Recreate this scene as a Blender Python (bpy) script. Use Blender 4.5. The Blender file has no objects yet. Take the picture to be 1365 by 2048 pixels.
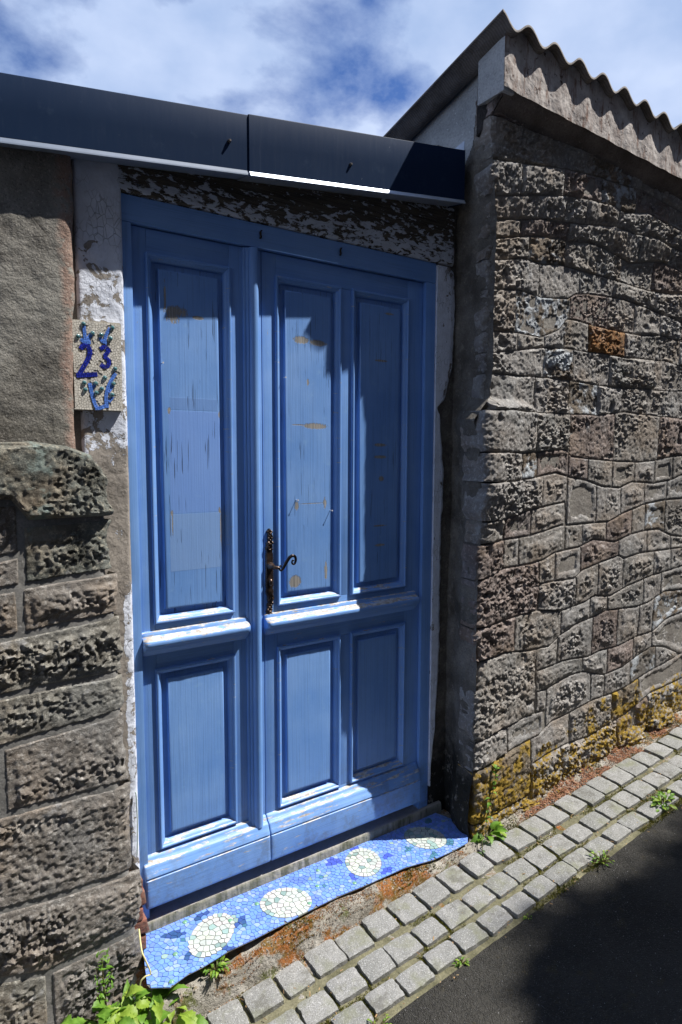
import bpy, bmesh, math, random
import numpy as np
from mathutils import Vector, Matrix
from math import sin, cos, pi, sqrt, radians

S = bpy.context.scene
COL = S.collection
rnd = random.Random(7)

# ---------------------------------------------------------------- camera
cd = bpy.data.cameras.new("camera"); cam = bpy.data.objects.new("camera", cd); COL.objects.link(cam)
YAW, PIT, ROL = .590438, -.0932618, .0028879
fw = Vector((sin(YAW)*cos(PIT), cos(YAW)*cos(PIT), sin(PIT)))
rt = Vector((cos(YAW), -sin(YAW), 0)); up = rt.cross(fw)
r2 = cos(ROL)*rt + sin(ROL)*up; u2 = -sin(ROL)*rt + cos(ROL)*up
cam.matrix_world = Matrix(((r2.x, u2.x, -fw.x, -.5195), (r2.y, u2.y, -fw.y, -1.9), (r2.z, u2.z, -fw.z, 1.4472), (0, 0, 0, 1)))
cd.sensor_fit = 'VERTICAL'; cd.sensor_height = 36; cd.lens = 36*1266/2048
cd.clip_start = .02; cd.clip_end = 2000
S.camera = cam

# ---------------------------------------------------------------- sun and sky
SUNV = Vector((1.8, -1.0, 3.3)).normalized()          # towards the sun
sd = bpy.data.lights.new("sun", 'SUN'); sd.energy = 5.0; sd.angle = radians(.5); sd.color = (1, .965, .91)
so = bpy.data.objects.new("sun", sd); COL.objects.link(so); so.location = (4, -4, 9)
so.rotation_euler = SUNV.to_track_quat('Z', 'Y').to_euler()
W = bpy.data.worlds.new("World"); S.world = W; W.use_nodes = True
wt = W.node_tree; wt.nodes.clear()
def wn(t, **k):
    n = wt.nodes.new(t)
    for a, b in k.items(): setattr(n, a, b)
    return n
wo = wn('ShaderNodeOutputWorld'); bg = wn('ShaderNodeBackground'); bg.inputs[1].default_value = .044
sky = wn('ShaderNodeTexSky'); sky.sky_type = 'NISHITA'; sky.sun_disc = False
sky.sun_elevation = math.asin(SUNV.z); sky.sun_rotation = math.atan2(SUNV.x, SUNV.y)
sky.ozone_density = 3.0; sky.air_density = 1.0; sky.dust_density = .3
tc = wn('ShaderNodeTexCoord'); mp = wn('ShaderNodeMapping'); mp.inputs['Scale'].default_value = (1, 1, 1.7); mp.inputs['Location'].default_value = (.35, .1, .2)
n1 = wn('ShaderNodeTexNoise'); n1.inputs['Scale'].default_value = 3.3; n1.inputs['Detail'].default_value = 9; n1.inputs['Roughness'].default_value = .56; n1.inputs['Distortion'].default_value = .12
cr = wn('ShaderNodeValToRGB'); cr.color_ramp.elements[0].position = .405; cr.color_ramp.elements[0].color = (.03, .03, .03, 1); cr.color_ramp.elements[1].position = .55; cr.color_ramp.elements[1].color = (1, 1, 1, 1)
n2 = wn('ShaderNodeTexNoise'); n2.inputs['Scale'].default_value = 6; n2.inputs['Detail'].default_value = 5
c2 = wn('ShaderNodeValToRGB'); c2.color_ramp.elements[0].position = .3; c2.color_ramp.elements[0].color = (5.4, 7.4, 11.6, 1); c2.color_ramp.elements[1].position = .7; c2.color_ramp.elements[1].color = (9.6, 11.2, 14.8, 1)
mx = wn('ShaderNodeMix', data_type='RGBA')
L = wt.links.new
L(tc.outputs['Generated'], mp.inputs[0]); L(mp.outputs[0], n1.inputs[0]); L(mp.outputs[0], n2.inputs[0])
L(n1.outputs[0], cr.inputs[0]); L(n2.outputs[0], c2.inputs[0])
L(cr.outputs[0], mx.inputs[0]); tn = wn('ShaderNodeMix', data_type='RGBA', blend_type='MULTIPLY'); tn.inputs[0].default_value = 1; tn.inputs[7].default_value = (.80, 1.12, 1.75, 1); L(sky.outputs[0], tn.inputs[6]); L(tn.outputs[2], mx.inputs[6]); L(c2.outputs[0], mx.inputs[7])
L(mx.outputs[2], bg.inputs[0]); L(bg.outputs[0], wo.inputs[0])
S.view_settings.view_transform = 'Standard'; S.view_settings.look = 'None'
S.view_settings.exposure = .7; S.view_settings.gamma = 1; S.view_settings.use_curve_mapping = False
S.render.engine = 'CYCLES'

# ---------------------------------------------------------------- helpers
def tag(o, label=None, cat=None, group=None, kind=None):
    if label: o['label'] = label
    if cat: o['category'] = cat
    if group: o['group'] = group
    if kind: o['kind'] = kind
    return o
def empty(name, loc=(0, 0, 0)):
    o = bpy.data.objects.new(name, None); o.location = loc; o.empty_display_size = .05; COL.objects.link(o); return o
def link(name, me, mat, parent=None):
    o = bpy.data.objects.new(name, me)
    if mat is not None and not me.materials: me.materials.append(mat)
    COL.objects.link(o)
    if parent is not None:
        o.parent = parent
        if parent.type == 'EMPTY': o.matrix_parent_inverse = Matrix.Translation(-parent.location)
    return o
def smooth(me, ang=38):
    me.polygons.foreach_set('use_smooth', [True]*len(me.polygons)); me.set_sharp_from_angle(angle=radians(ang))
def mesh(name, vs, fs, mat, parent=None, sm=0):
    me = bpy.data.meshes.new(name); me.from_pydata([tuple(map(float, v)) for v in vs], [], [tuple(int(i) for i in f) for f in fs]); me.update()
    if sm: smooth(me, sm)
    return link(name, me, mat, parent)
def box(name, x0, x1, y0, y1, z0, z1, mat, parent=None, bev=0.0, seg=2):
    bm = bmesh.new(); bmesh.ops.create_cube(bm, size=1)
    for v in bm.verts:
        v.co = Vector((x0+(x1-x0)*(v.co.x+.5), y0+(y1-y0)*(v.co.y+.5), z0+(z1-z0)*(v.co.z+.5)))
    if bev: bmesh.ops.bevel(bm, geom=bm.edges[:], offset=bev, segments=seg, affect='EDGES', profile=.6)
    me = bpy.data.meshes.new(name); bm.to_mesh(me); bm.free()
    if bev: smooth(me)
    return link(name, me, mat, parent)
# courses of the rough stone wall: joint line above each course (x, z) and its upright joints
RC=[
 ([[1.316, 2.393], [1.682, 2.466], [2.001, 2.496], [2.072, 2.48], [2.239, 2.514], [2.369, 2.502], [2.598, 2.495]],[1.507, 1.684, 1.818, 2.04, 2.269]),
 ([[1.319, 2.314], [1.57, 2.358], [1.874, 2.395], [2.029, 2.419], [2.185, 2.414], [2.31, 2.427], [2.5, 2.411], [2.607, 2.4]],[1.452, 1.73, 2.033, 2.233, 2.477]),
 ([[1.305, 2.245], [1.498, 2.287], [1.69, 2.313], [1.741, 2.309], [1.856, 2.328], [1.99, 2.322], [2.133, 2.302], [2.182, 2.293], [2.319, 2.323], [2.438, 2.339], [2.615, 2.319]],[1.509, 1.728, 1.937, 2.118, 2.37]),
 ([[1.308, 2.163], [1.483, 2.201], [1.578, 2.195], [1.696, 2.211], [1.864, 2.209], [2.021, 2.207], [2.202, 2.206], [2.369, 2.202], [2.533, 2.21], [2.625, 2.224]],[1.571, 1.829, 2.066, 2.394]),
 ([[1.303, 2.058], [1.452, 2.076], [1.584, 2.067], [1.754, 2.083], [1.805, 2.11], [1.891, 2.125], [2.027, 2.13], [2.145, 2.136], [2.297, 2.127], [2.431, 2.112], [2.638, 2.091]],[1.436, 1.772, 2.042, 2.237, 2.45, 2.629]),
 ([[1.3, 1.906], [1.45, 1.916], [1.592, 1.912], [1.71, 1.956], [1.759, 2.004], [1.855, 2.002], [1.99, 1.997], [2.132, 1.992], [2.283, 1.99], [2.454, 2.007], [2.648, 1.996]],[1.452, 1.614, 1.742, 1.908, 2.173, 2.3, 2.631]),
 ([[1.303, 1.824], [1.453, 1.849], [1.613, 1.873], [1.755, 1.883], [1.929, 1.883], [2.165, 1.882], [2.317, 1.886], [2.506, 1.892], [2.66, 1.878]],[1.616, 1.806, 2.06, 2.422]),
 ([[1.297, 1.747], [1.522, 1.753], [1.639, 1.755], [1.827, 1.751], [1.983, 1.747], [2.175, 1.744], [2.671, 1.758]],[1.563, 1.787, 1.987, 2.167, 2.367]),
 ([[1.267, 1.608], [1.39, 1.613], [1.577, 1.611], [1.835, 1.614], [2.016, 1.617], [2.184, 1.637], [2.685, 1.624]],[1.56, 1.795, 2.12, 2.487]),
 ([[1.316, 1.452], [1.47, 1.449], [1.594, 1.456], [1.768, 1.463], [1.813, 1.436], [1.913, 1.426], [2.114, 1.414], [2.304, 1.406], [2.466, 1.416], [2.703, 1.44]],[1.462, 1.572, 1.794, 1.934, 2.118, 2.302, 2.471, 2.628]),
 ([[1.302, 1.339], [1.409, 1.339], [1.541, 1.349], [1.711, 1.366], [1.796, 1.348], [1.931, 1.328], [2.037, 1.3], [2.185, 1.289], [2.285, 1.314], [2.476, 1.304], [2.604, 1.313], [2.713, 1.339]],[1.617, 1.791, 2.005, 2.195, 2.391, 2.588]),
 ([[1.29, 1.188], [1.374, 1.193], [1.499, 1.212], [1.616, 1.226], [1.781, 1.239], [1.803, 1.14], [1.908, 1.139], [2.097, 1.135], [2.213, 1.169], [2.388, 1.203], [2.54, 1.216], [2.725, 1.219]],[1.376, 1.554, 1.779]),
 ([[1.267, 1.1], [1.386, 1.11], [1.552, 1.111], [1.651, 1.124], [1.754, 1.141], [1.908, 1.139], [2.097, 1.135], [2.213, 1.169], [2.388, 1.203], [2.54, 1.216], [2.725, 1.219]],[1.384, 1.482, 1.784, 1.91, 2.089, 2.288, 2.407, 2.582]),
 ([[1.276, 0.962], [1.395, 0.994], [1.557, 0.995], [1.637, 1.001], [1.718, 1.027], [1.892, 1.037], [1.994, 1.063], [2.153, 1.039], [2.292, 1.066], [2.426, 1.076], [2.524, 1.076], [2.645, 1.034], [2.745, 1.022]],[1.616, 1.721, 1.901, 2.189, 2.431, 2.643]),
 ([[1.282, 0.772], [1.422, 0.783], [1.622, 0.792], [1.621, 0.901], [1.725, 0.906], [1.855, 0.902], [1.921, 0.931], [2.061, 0.954], [2.196, 0.971], [2.236, 0.953], [2.367, 0.968], [2.637, 0.965], [2.751, 0.964]],[1.87, 2.041, 2.24, 2.497, 2.65]),
 ([[1.282, 0.772], [1.422, 0.783], [1.616, 0.793], [1.775, 0.767], [1.954, 0.783], [2.023, 0.8], [2.147, 0.784], [2.285, 0.817], [2.488, 0.846], [2.647, 0.858], [2.76, 0.867]],[1.476, 1.778, 1.992, 2.126, 2.417, 2.572]),
 ([[1.282, 0.638], [1.418, 0.646], [1.604, 0.623], [1.708, 0.623], [1.77, 0.658], [1.89, 0.69], [2.006, 0.702], [2.126, 0.719], [2.361, 0.702], [2.499, 0.72], [2.612, 0.75], [2.773, 0.739]],[1.619, 1.763, 2.022, 2.22, 2.394, 2.518]),
 ([[1.279, 0.317], [1.414, 0.327], [1.575, 0.341], [1.627, 0.341], [1.627, 0.522], [1.81, 0.537], [1.994, 0.518], [2.102, 0.533], [2.242, 0.528], [2.401, 0.549], [2.528, 0.553], [2.656, 0.604], [2.786, 0.615]],[1.63, 1.962, 2.15, 2.366, 2.526]),
 ([[1.279, 0.317], [1.414, 0.327], [1.575, 0.341], [1.627, 0.341], [1.633, 0.433], [1.705, 0.432], [1.794, 0.448], [1.9, 0.459], [1.983, 0.45], [2.13, 0.407], [2.282, 0.419], [2.391, 0.446], [2.472, 0.465], [2.534, 0.478], [2.64, 0.455], [2.808, 0.387]],[1.635, 1.702, 2.03, 2.134, 2.349, 2.563]),
 ([[1.279, 0.317], [1.414, 0.327], [1.575, 0.341], [1.627, 0.341], [1.698, 0.337], [1.709, 0.258], [1.752, 0.273], [1.883, 0.285], [2.05, 0.301], [2.275, 0.303], [2.483, 0.342], [2.654, 0.369], [2.808, 0.391]],[1.444]),
 ([[1.282, 0.199], [1.363, 0.208], [1.497, 0.228], [1.653, 0.238], [1.752, 0.273], [1.883, 0.285], [2.05, 0.301], [2.275, 0.303], [2.483, 0.342], [2.654, 0.369], [2.808, 0.391]],[1.6, 1.873, 2.202, 2.423]),
 ([[1.29, -0.026], [1.591, -0.007], [1.612, 0.122], [1.721, 0.135], [1.878, 0.145], [2.017, 0.136], [2.223, 0.159], [2.301, 0.169], [2.526, 0.235], [2.821, 0.255]],[1.814, 2.243, 2.499]),
]
# joint lines of the left wall
LJ= [[[-0.342, 1.479], [-0.274, 1.483], [-0.191, 1.472], [-0.129, 1.446], [-0.085, 1.385]], [[-0.349, 1.316], [-0.303, 1.319], [-0.3, 1.26], [-0.21, 1.262], [-0.089, 1.268]], [[-0.355, 1.174], [-0.308, 1.183]], [[-0.358, 1.092], [-0.299, 1.098], [-0.191, 1.107], [-0.08, 1.112]], [[-0.363, 0.966], [-0.22, 0.978], [-0.059, 0.99]], [[-0.37, 0.814], [-0.214, 0.818], [-0.054, 0.817]], [[-0.375, 0.678], [-0.218, 0.69], [-0.057, 0.704]], [[-0.383, 0.496], [-0.238, 0.491], [-0.063, 0.486]], [[-0.394, 0.231], [-0.222, 0.215], [-0.034, 0.206]], [[-0.402, 0.037], [-0.285, 0.002], [-0.161, 0.014], [-0.033, 0.023]], [[-0.41, -0.151], [-0.026, -0.286]]]


# ---------------------------------------------------------------- noise on arrays
def _h(ix, iy, iz, sd_):
    n = (ix.astype(np.int64)*374761393 + iy.astype(np.int64)*668265263 + iz.astype(np.int64)*1440662683 + sd_*69069) & 0xffffffff
    n = ((n ^ (n >> 13))*1274126177) & 0xffffffff
    return ((n ^ (n >> 16)) & 0xffff)/65535.
def vn(x, y, z, sd_=0):
    x, y, z = np.broadcast_arrays(np.asarray(x, float), np.asarray(y, float), np.asarray(z, float))
    i, j, k = np.floor(x), np.floor(y), np.floor(z); a, b, c = x-i, y-j, z-k
    a = a*a*(3-2*a); b = b*b*(3-2*b); c = c*c*(3-2*c); r = 0
    for dx in (0, 1):
        for dy in (0, 1):
            for dz in (0, 1):
                r = r + _h(i+dx, j+dy, k+dz, sd_)*(a if dx else 1-a)*(b if dy else 1-b)*(c if dz else 1-c)
    return r
def fbm(x, y, z, sc, oc=4, sd_=0, g=.52):
    r = 0; am = 1; t = 0
    for o in range(oc):
        r = r + am*(2*vn(np.asarray(x)*sc, np.asarray(y)*sc, np.asarray(z)*sc, sd_+o*17)-1); t += am; am *= g; sc *= 2.03
    return r/t
def ridge(x, y, z, sc, oc=3, sd_=0):
    r = 0; am = 1; t = 0
    for o in range(oc):
        r = r + am*(1-2*np.abs(2*vn(np.asarray(x)*sc, np.asarray(y)*sc, np.asarray(z)*sc, sd_+o*31)-1)); t += am; am *= .55; sc *= 2.1
    return r/t
def sst(a, b, x):
    t = np.clip((x-a)/(b-a), 0, 1); return t*t*(3-2*t)
def gridmesh(name, P, mat, parent=None, sm=0, closeu=False):
    nv, nu = P.shape[:2]; idx = np.arange(nv*nu).reshape(nv, nu)
    q = np.stack([idx[:-1, :-1], idx[:-1, 1:], idx[1:, 1:], idx[1:, :-1]], -1).reshape(-1, 4)
    me = bpy.data.meshes.new(name); me.from_pydata(P.reshape(-1, 3).tolist(), [], q.tolist()); me.update()
    if sm: smooth(me, sm)
    return link(name, me, mat, parent)

# ---------------------------------------------------------------- materials
class Mt:
    def __init__(s, name):
        s.m = bpy.data.materials.new(name); s.m.use_nodes = True; s.t = s.m.node_tree; s.t.nodes.clear()
        s.o = s.n('ShaderNodeOutputMaterial'); s.b = s.n('ShaderNodeBsdfPrincipled'); s.t.links.new(s.b.outputs[0], s.o.inputs[0])
        g = s.n('ShaderNodeNewGeometry'); s.pos = g.outputs['Position']; s.nor = g.outputs['Normal']
        sp = s.n('ShaderNodeSeparateXYZ'); s.l(s.pos, sp.inputs[0]); s.x, s.y, s.z = sp.outputs
        s.nm = None
    def n(s, t, **k):
        n = s.t.nodes.new(t)
        for a, b in k.items(): setattr(n, a, b)
        return n
    def l(s, a, b):
        if isinstance(a, (int, float)): b.default_value = a
        elif isinstance(a, tuple): b.default_value = a if len(a) == 4 or b.type == 'VECTOR' else (*a, 1)
        else: s.t.links.new(a, b)
    def co(s, st=(1, 1, 1), off=(0, 0, 0)):
        v = s.n('ShaderNodeVectorMath', operation='MULTIPLY_ADD'); s.l(s.pos, v.inputs[0]); v.inputs[1].default_value = st; v.inputs[2].default_value = off
        return v.outputs[0]
    def noise(s, sc, de=5, ro=.55, st=(1, 1, 1), off=(0, 0, 0), di=0):
        n = s.n('ShaderNodeTexNoise'); s.l(s.co(st, off), n.inputs['Vector']); n.inputs['Scale'].default_value = sc
        n.inputs['Detail'].default_value = de; n.inputs['Roughness'].default_value = ro; n.inputs['Distortion'].default_value = di
        return n.outputs[0]
    def vor(s, sc, st=(1, 1, 1), feat='DISTANCE_TO_EDGE', out=0, off=(0, 0, 0)):
        n = s.n('ShaderNodeTexVoronoi', feature=feat); s.l(s.co(st, off), n.inputs['Vector']); n.inputs['Scale'].default_value = sc
        return n.outputs[out]
    def rg(s, f, a, b, c=0., d=1.):
        n = s.n('ShaderNodeMapRange'); s.l(f, n.inputs[0]); n.inputs[1].default_value = a; n.inputs[2].default_value = b; n.inputs[3].default_value = c; n.inputs[4].default_value = d
        return n.outputs[0]
    def ma(s, op, a, b=0., c=0.):
        n = s.n('ShaderNodeMath', operation=op); s.l(a, n.inputs[0]); s.l(b, n.inputs[1]); s.l(c, n.inputs[2]); return n.outputs[0]
    def mix(s, f, a, b):
        n = s.n('ShaderNodeMix', data_type='RGBA'); s.l(f, n.inputs[0]); s.l(a, n.inputs[6]); s.l(b, n.inputs[7]); return n.outputs[2]
    def bump(s, h, dist=.002, st=1.):
        n = s.n('ShaderNodeBump'); n.inputs['Strength'].default_value = st; n.inputs['Distance'].default_value = dist; s.l(h, n.inputs['Height'])
        if s.nm: s.l(s.nm, n.inputs['Normal'])
        s.nm = n.outputs[0]
    def spot(s, cx, cz, rx, rz, ax='xz', w=1.7, nz=None):
        a = s.ma('DIVIDE', s.ma('SUBTRACT', s.x, cx), rx); b = s.ma('DIVIDE', s.ma('SUBTRACT', s.z, cz), rz)
        d = s.ma('ADD', s.ma('MULTIPLY', a, a), s.ma('MULTIPLY', b, b))
        d = s.ma('ADD', d, s.ma('MULTIPLY', s.ma('SUBTRACT', nz, .5), w*4))
        return s.rg(d, .85, 1.05, 1., 0.)
    def done(s, col, rough=.8, spec=.4, metal=0., coat=0.):
        s.l(col, s.b.inputs['Base Color']); s.l(rough, s.b.inputs['Roughness']); s.b.inputs['Specular IOR Level'].default_value = spec
        s.l(metal, s.b.inputs['Metallic']); s.b.inputs['Coat Weight'].default_value = coat
        if s.nm: s.l(s.nm, s.b.inputs['Normal'])
        return s.m

def stone_mat(name, base, dark, light, lichen=None, lthr=.55, off=0., moss=False):
    m = Mt(name); o = (off, off*.7, -off)
    a = m.noise(9, 6, .6, off=o); c = m.mix(m.rg(a, .36, .62), dark, base)
    g = m.noise(70, 5, .7, off=o); c = m.mix(m.rg(g, .52, .68), c, light)
    g2 = m.noise(110, 4, .7, off=(3, 1, off)); c = m.mix(m.rg(g2, .38, .30, 0., .8), c, dark)
    v = m.vor(230, feat='F1', out=0); c = m.mix(m.rg(v, .22, .12, 0., .55), c, tuple(min(1, q*1.5) for q in light))
    st = m.noise(3.0, 4, .6, st=(1, 1, .35), off=o); c = m.mix(m.rg(st, .56, .72, 0., .55), c, (.055, .05, .045))
    wp = m.noise(17, 4, .6, off=(7, 2, off)); c = m.mix(m.rg(wp, .63, .70, 0., .5), c, (.50, .50, .50)); hu = m.noise(4, 4, .6, off=(2, off, 5)); c = m.mix(m.rg(hu, .52, .64, 0., .35), c, (.33, .24, .16)); c = m.mix(m.rg(hu, .46, .36, 0., .3), c, (.22, .24, .25))
    if lichen:
        ln = m.noise(13, 6, .62, off=(1.7, off, 4)); c = m.mix(m.rg(ln, lthr-.03, lthr+.05), c, lichen)
    if moss:
        # golden crust along the foot of the wall
        hgt = m.ma('SUBTRACT', m.z, m.ma('MULTIPLY', m.x, .115))
        mn = m.noise(11, 5, .6, off=(9, 9, 9)); f = m.rg(m.ma('ADD', hgt, m.ma('MULTIPLY', m.ma('SUBTRACT', mn, .5), 1.1)), -.06, -.10)
        fine = m.noise(60, 4, .6)
        c = m.mix(m.ma('MULTIPLY', f, m.rg(fine, .40, .52)), c, m.mix(m.rg(m.noise(45, 3), .35, .65), (.20, .125, .02), (.40, .27, .045)))
    m.bump(m.noise(75, 7, .75, off=o), .010, 1.); m.bump(m.noise(240, 4, .75), .0035, 1.)
    return m.done(c, .93, .2)
ST = {}
def build_stone_mats():
    ST['grey'] = stone_mat('stone_grey', (.365, .345, .325), (.22, .20, .185), (.60, .58, .55), moss=True)
    ST['grey2'] = stone_mat('stone_grey_brown', (.335, .31, .285), (.20, .18, .16), (.56, .54, .50), off=3., moss=True)
    ST['warm'] = stone_mat('stone_pinkish', (.29, .235, .21), (.14, .11, .098), (.48, .42, .39), off=5., moss=True)
    ST['orange'] = stone_mat('stone_rusty_orange', (.36, .17, .06), (.12, .06, .03), (.42, .30, .17), off=8.)
    ST['lichen'] = stone_mat('stone_with_white_lichen', (.22, .18, .14), (.10, .08, .06), (.36, .32, .28), (.50, .53, .56), .52, off=2.)
    ST['gold'] = stone_mat('stone_with_golden_lichen', (.24, .20, .15), (.10, .08, .06), (.36, .32, .26), (.36, .24, .045), .52, off=6., moss=True)
    ST['left'] = stone_mat('left_stone_brown_grey', (.30, .285, .25), (.15, .138, .115), (.52, .50, .44), off=11.)
    ST['left2'] = stone_mat('left_stone_reddish', (.31, .28, .25), (.155, .138, .12), (.53, .50, .46), off=13.)
    ST['left3'] = stone_mat('left_stone_greenish', (.25, .26, .23), (.07, .07, .06), (.50, .46, .36), (.26, .31, .28), .60, off=17.)
build_stone_mats()

def cement_mat(name, c1, c2, sc=8, b=.003, white=None, mould=False):
    m = Mt(name); c = m.mix(m.rg(m.noise(sc, 6, .6), .35, .65), c1, c2)
    c = m.mix(m.rg(m.noise(150, 3, .6), .45, .7, 0., .5), c, tuple(q*.55 for q in c1))
    c = m.mix(m.rg(m.noise(95, 3, .7, off=(4, 4, 4)), .62, .72, 0., .6), c, tuple(min(1, q*1.7) for q in c2))
    if mould: c = m.mix(m.rg(m.ma('ADD', m.z, m.ma('MULTIPLY', m.ma('SUBTRACT', m.noise(9, 5, .65), .5), .5)), .30, .16, 0., .92), c, (.012, .012, .009)); c = m.mix(m.rg(m.noise(26, 6, .7, off=(6, 2, 1)), .58, .66, 0., .7), c, (.30, .27, .23)); c = m.mix(m.rg(m.noise(5, 5, .6, off=(0, 2, 1)), .55, .65, 0., .6), c, (.05, .043, .035))
    if white: c = m.mix(m.rg(m.noise(6, 7, .7, off=(5, 2, 8)), .58, .63), c, white)
    m.bump(m.noise(60, 6, .65), b*1.6, .8); m.bump(m.noise(220, 3, .6), b*.5, .8)
    return m.done(c, .92, .2)
M_joint = cement_mat('mortar_joint', (.20, .18, .16), (.30, .28, .25), 12)
M_ribbon = cement_mat('smooth_cement_joint', (.17, .165, .155), (.26, .25, .235), 10, .0015)
M_dark_plaster = cement_mat('dark_mouldy_plaster', (.095, .085, .072), (.24, .22, .19), 7, .006, None, True)
M_flank = cement_mat('pale_cement_render', (.30, .31, .31), (.46, .47, .47), 5, .0015)
M_cornice = cement_mat('dark_cornice', (.10, .085, .075), (.20, .17, .155), 9, .004)
M_interior = cement_mat('shed_inside_plaster', (.2, .19, .18), (.25, .24, .22))

def fill_mat():
    m = Mt('rust_streaked_roof_fill')
    c = m.mix(m.rg(m.noise(14, 6, .65), .35, .65), (.30, .26, .24), (.58, .54, .51))
    s = m.noise(9, 5, .7, st=(6, 1, 1)); c = m.mix(m.rg(s, .52, .66, 0., .85), c, (.17, .085, .055))
    c = m.mix(m.rg(m.noise(40, 4, .7, off=(2, 2, 2)), .60, .68), c, (.08, .05, .04))
    m.bump(m.noise(60, 5, .6), .004, .8)
    return m.done(c, .9, .2)
M_fill = fill_mat()
def roof_mat():
    m = Mt('weathered_fibre_cement')
    c = m.mix(m.rg(m.noise(12, 6, .65), .35, .65), (.12, .105, .095), (.23, .21, .20))
    w = m.n('ShaderNodeTexWave'); m.l(m.co((1, 1, 1)), w.inputs[0]); w.inputs['Scale'].default_value = 90; w.bands_direction = 'DIAGONAL'
    c = m.mix(m.rg(w.outputs['Fac'], .3, .7, 0., .35), c, (.05, .045, .04))
    m.bump(m.noise(120, 4), .002); return m.done(c, .85, .3)
M_roof = roof_mat()

def plaster_left():
    m = Mt('rough_grey_plaster')
    c = m.mix(m.rg(m.noise(5, 6, .6), .35, .65), (.15, .14, .125), (.30, .29, .26))
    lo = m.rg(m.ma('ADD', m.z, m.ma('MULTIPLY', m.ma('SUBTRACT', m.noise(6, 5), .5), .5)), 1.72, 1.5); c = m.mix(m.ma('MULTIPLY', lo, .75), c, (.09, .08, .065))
    ed = m.rg(m.ma('ADD', m.x, m.ma('MULTIPLY', m.ma('SUBTRACT', m.noise(9, 5), .5), .06)), -.185, -.165); c = m.mix(m.ma('MULTIPLY', ed, m.rg(m.noise(30, 4), .38, .5)), c, (.27, .19, .155))
    c = m.mix(m.rg(m.noise(140, 3, .7), .55, .68, 0., .6), c, (.42, .39, .35)); c = m.mix(m.rg(m.noise(170, 3, .7, off=(3, 3, 3)), .42, .33, 0., .7), c, (.06, .055, .045))
    ck = m.vor(5.5, st=(1, .3, 1.6), off=(.3, 0, .2)); dn = m.noise(20, 4)
    crk = m.ma('MULTIPLY', m.rg(m.ma('ADD', ck, m.ma('MULTIPLY', m.ma('SUBTRACT', dn, .5), .10)), .001, .004, 1., 0.), m.rg(m.noise(3, 2), .55, .62)); c = m.mix(m.ma('MULTIPLY', crk, .5), c, (.05, .045, .04))
    m.bump(m.noise(50, 6, .7), .007, .9); m.bump(m.noise(170, 3), .002, .9); m.bump(m.ma('MULTIPLY', crk, -1.), .003, .6)
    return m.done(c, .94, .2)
M_plaster = plaster_left()

def peel(name, white, under, thr, sc=(26, 26, 26), lo=None, wood=False, crack=True):
    """flaking pale paint over a darker ground; the paint stands proud of it"""
    m = Mt(name); n = m.noise(1, 8, .68, st=sc, off=(2.3, 1.1, .4), di=.4)
    f = n
    if lo: f = m.ma('ADD', n, lo(m))
    k = m.rg(f, thr-.006, thr+.006)
    w = m.mix(m.rg(m.noise(30, 5), .3, .7), white, tuple(q*.82 for q in white))
    if crack:
        v = m.vor(70, st=(1, 1, .55)); cr_ = m.rg(m.ma('ADD', v, m.ma('MULTIPLY', m.noise(60, 3), .03)), .028, .045, 1., 0.)
        cr_ = m.ma('MULTIPLY', cr_, m.rg(m.noise(9, 3, off=(8, 8, 8)), .45, .6)); w = m.mix(m.ma('MULTIPLY', cr_, .75), w, tuple(q*.35 for q in white))
        m.bump(m.ma('MULTIPLY', cr_, -1.), .0015)
    u = m.mix(m.rg(m.noise(7, 6, .65, st=(1, 1, 1) if not wood else (.6, 1, 9)), .35, .65), under, tuple(q*1.9 for q in under))
    if wood:
        u = m.mix(m.rg(m.noise(1, 5, .6, st=(6, 200, 330)), .5, .62, 0., .7), u, tuple(q*.3 for q in under))
        m.bump(m.noise(1, 5, .6, st=(6, 200, 330)), .002)
    else: m.bump(m.noise(90, 5, .6), .0025)
    m.bump(k, .0025, 1.)
    return m.done(m.mix(k, u, w), m.rg(k, 0, 1, .95, .6), .3)
M_post = peel('peeling_white_post', (.74, .78, .88), (.19, .17, .15), .455, (20, 20, 20), lo=lambda m: m.ma('ADD', m.rg(m.z, 1.95, 2.08, 0., .14), m.ma('ADD', m.rg(m.z, 1.50, 1.36, 0., -.20), m.ma('MULTIPLY', m.rg(m.x, -.034, -.026), m.rg(m.z, 1.1, 1.0, 0., .22)))))
M_strip = peel('peeling_white_strip', (.76, .80, .90), (.17, .155, .14), .40, (22, 22, 14), lo=lambda m: m.rg(m.x, 1.225, 1.29, .02, -.04))
M_lintel = peel('flaking_lintel_wood', (.60, .64, .72), (.070, .060, .048), .530, (26, 26, 62), wood=True, crack=False, lo=lambda m: m.ma('ADD', m.rg(m.z, 2.30, 2.20, -.08, .05), m.rg(m.x, .4, 1.2, -.015, .05)))

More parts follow.
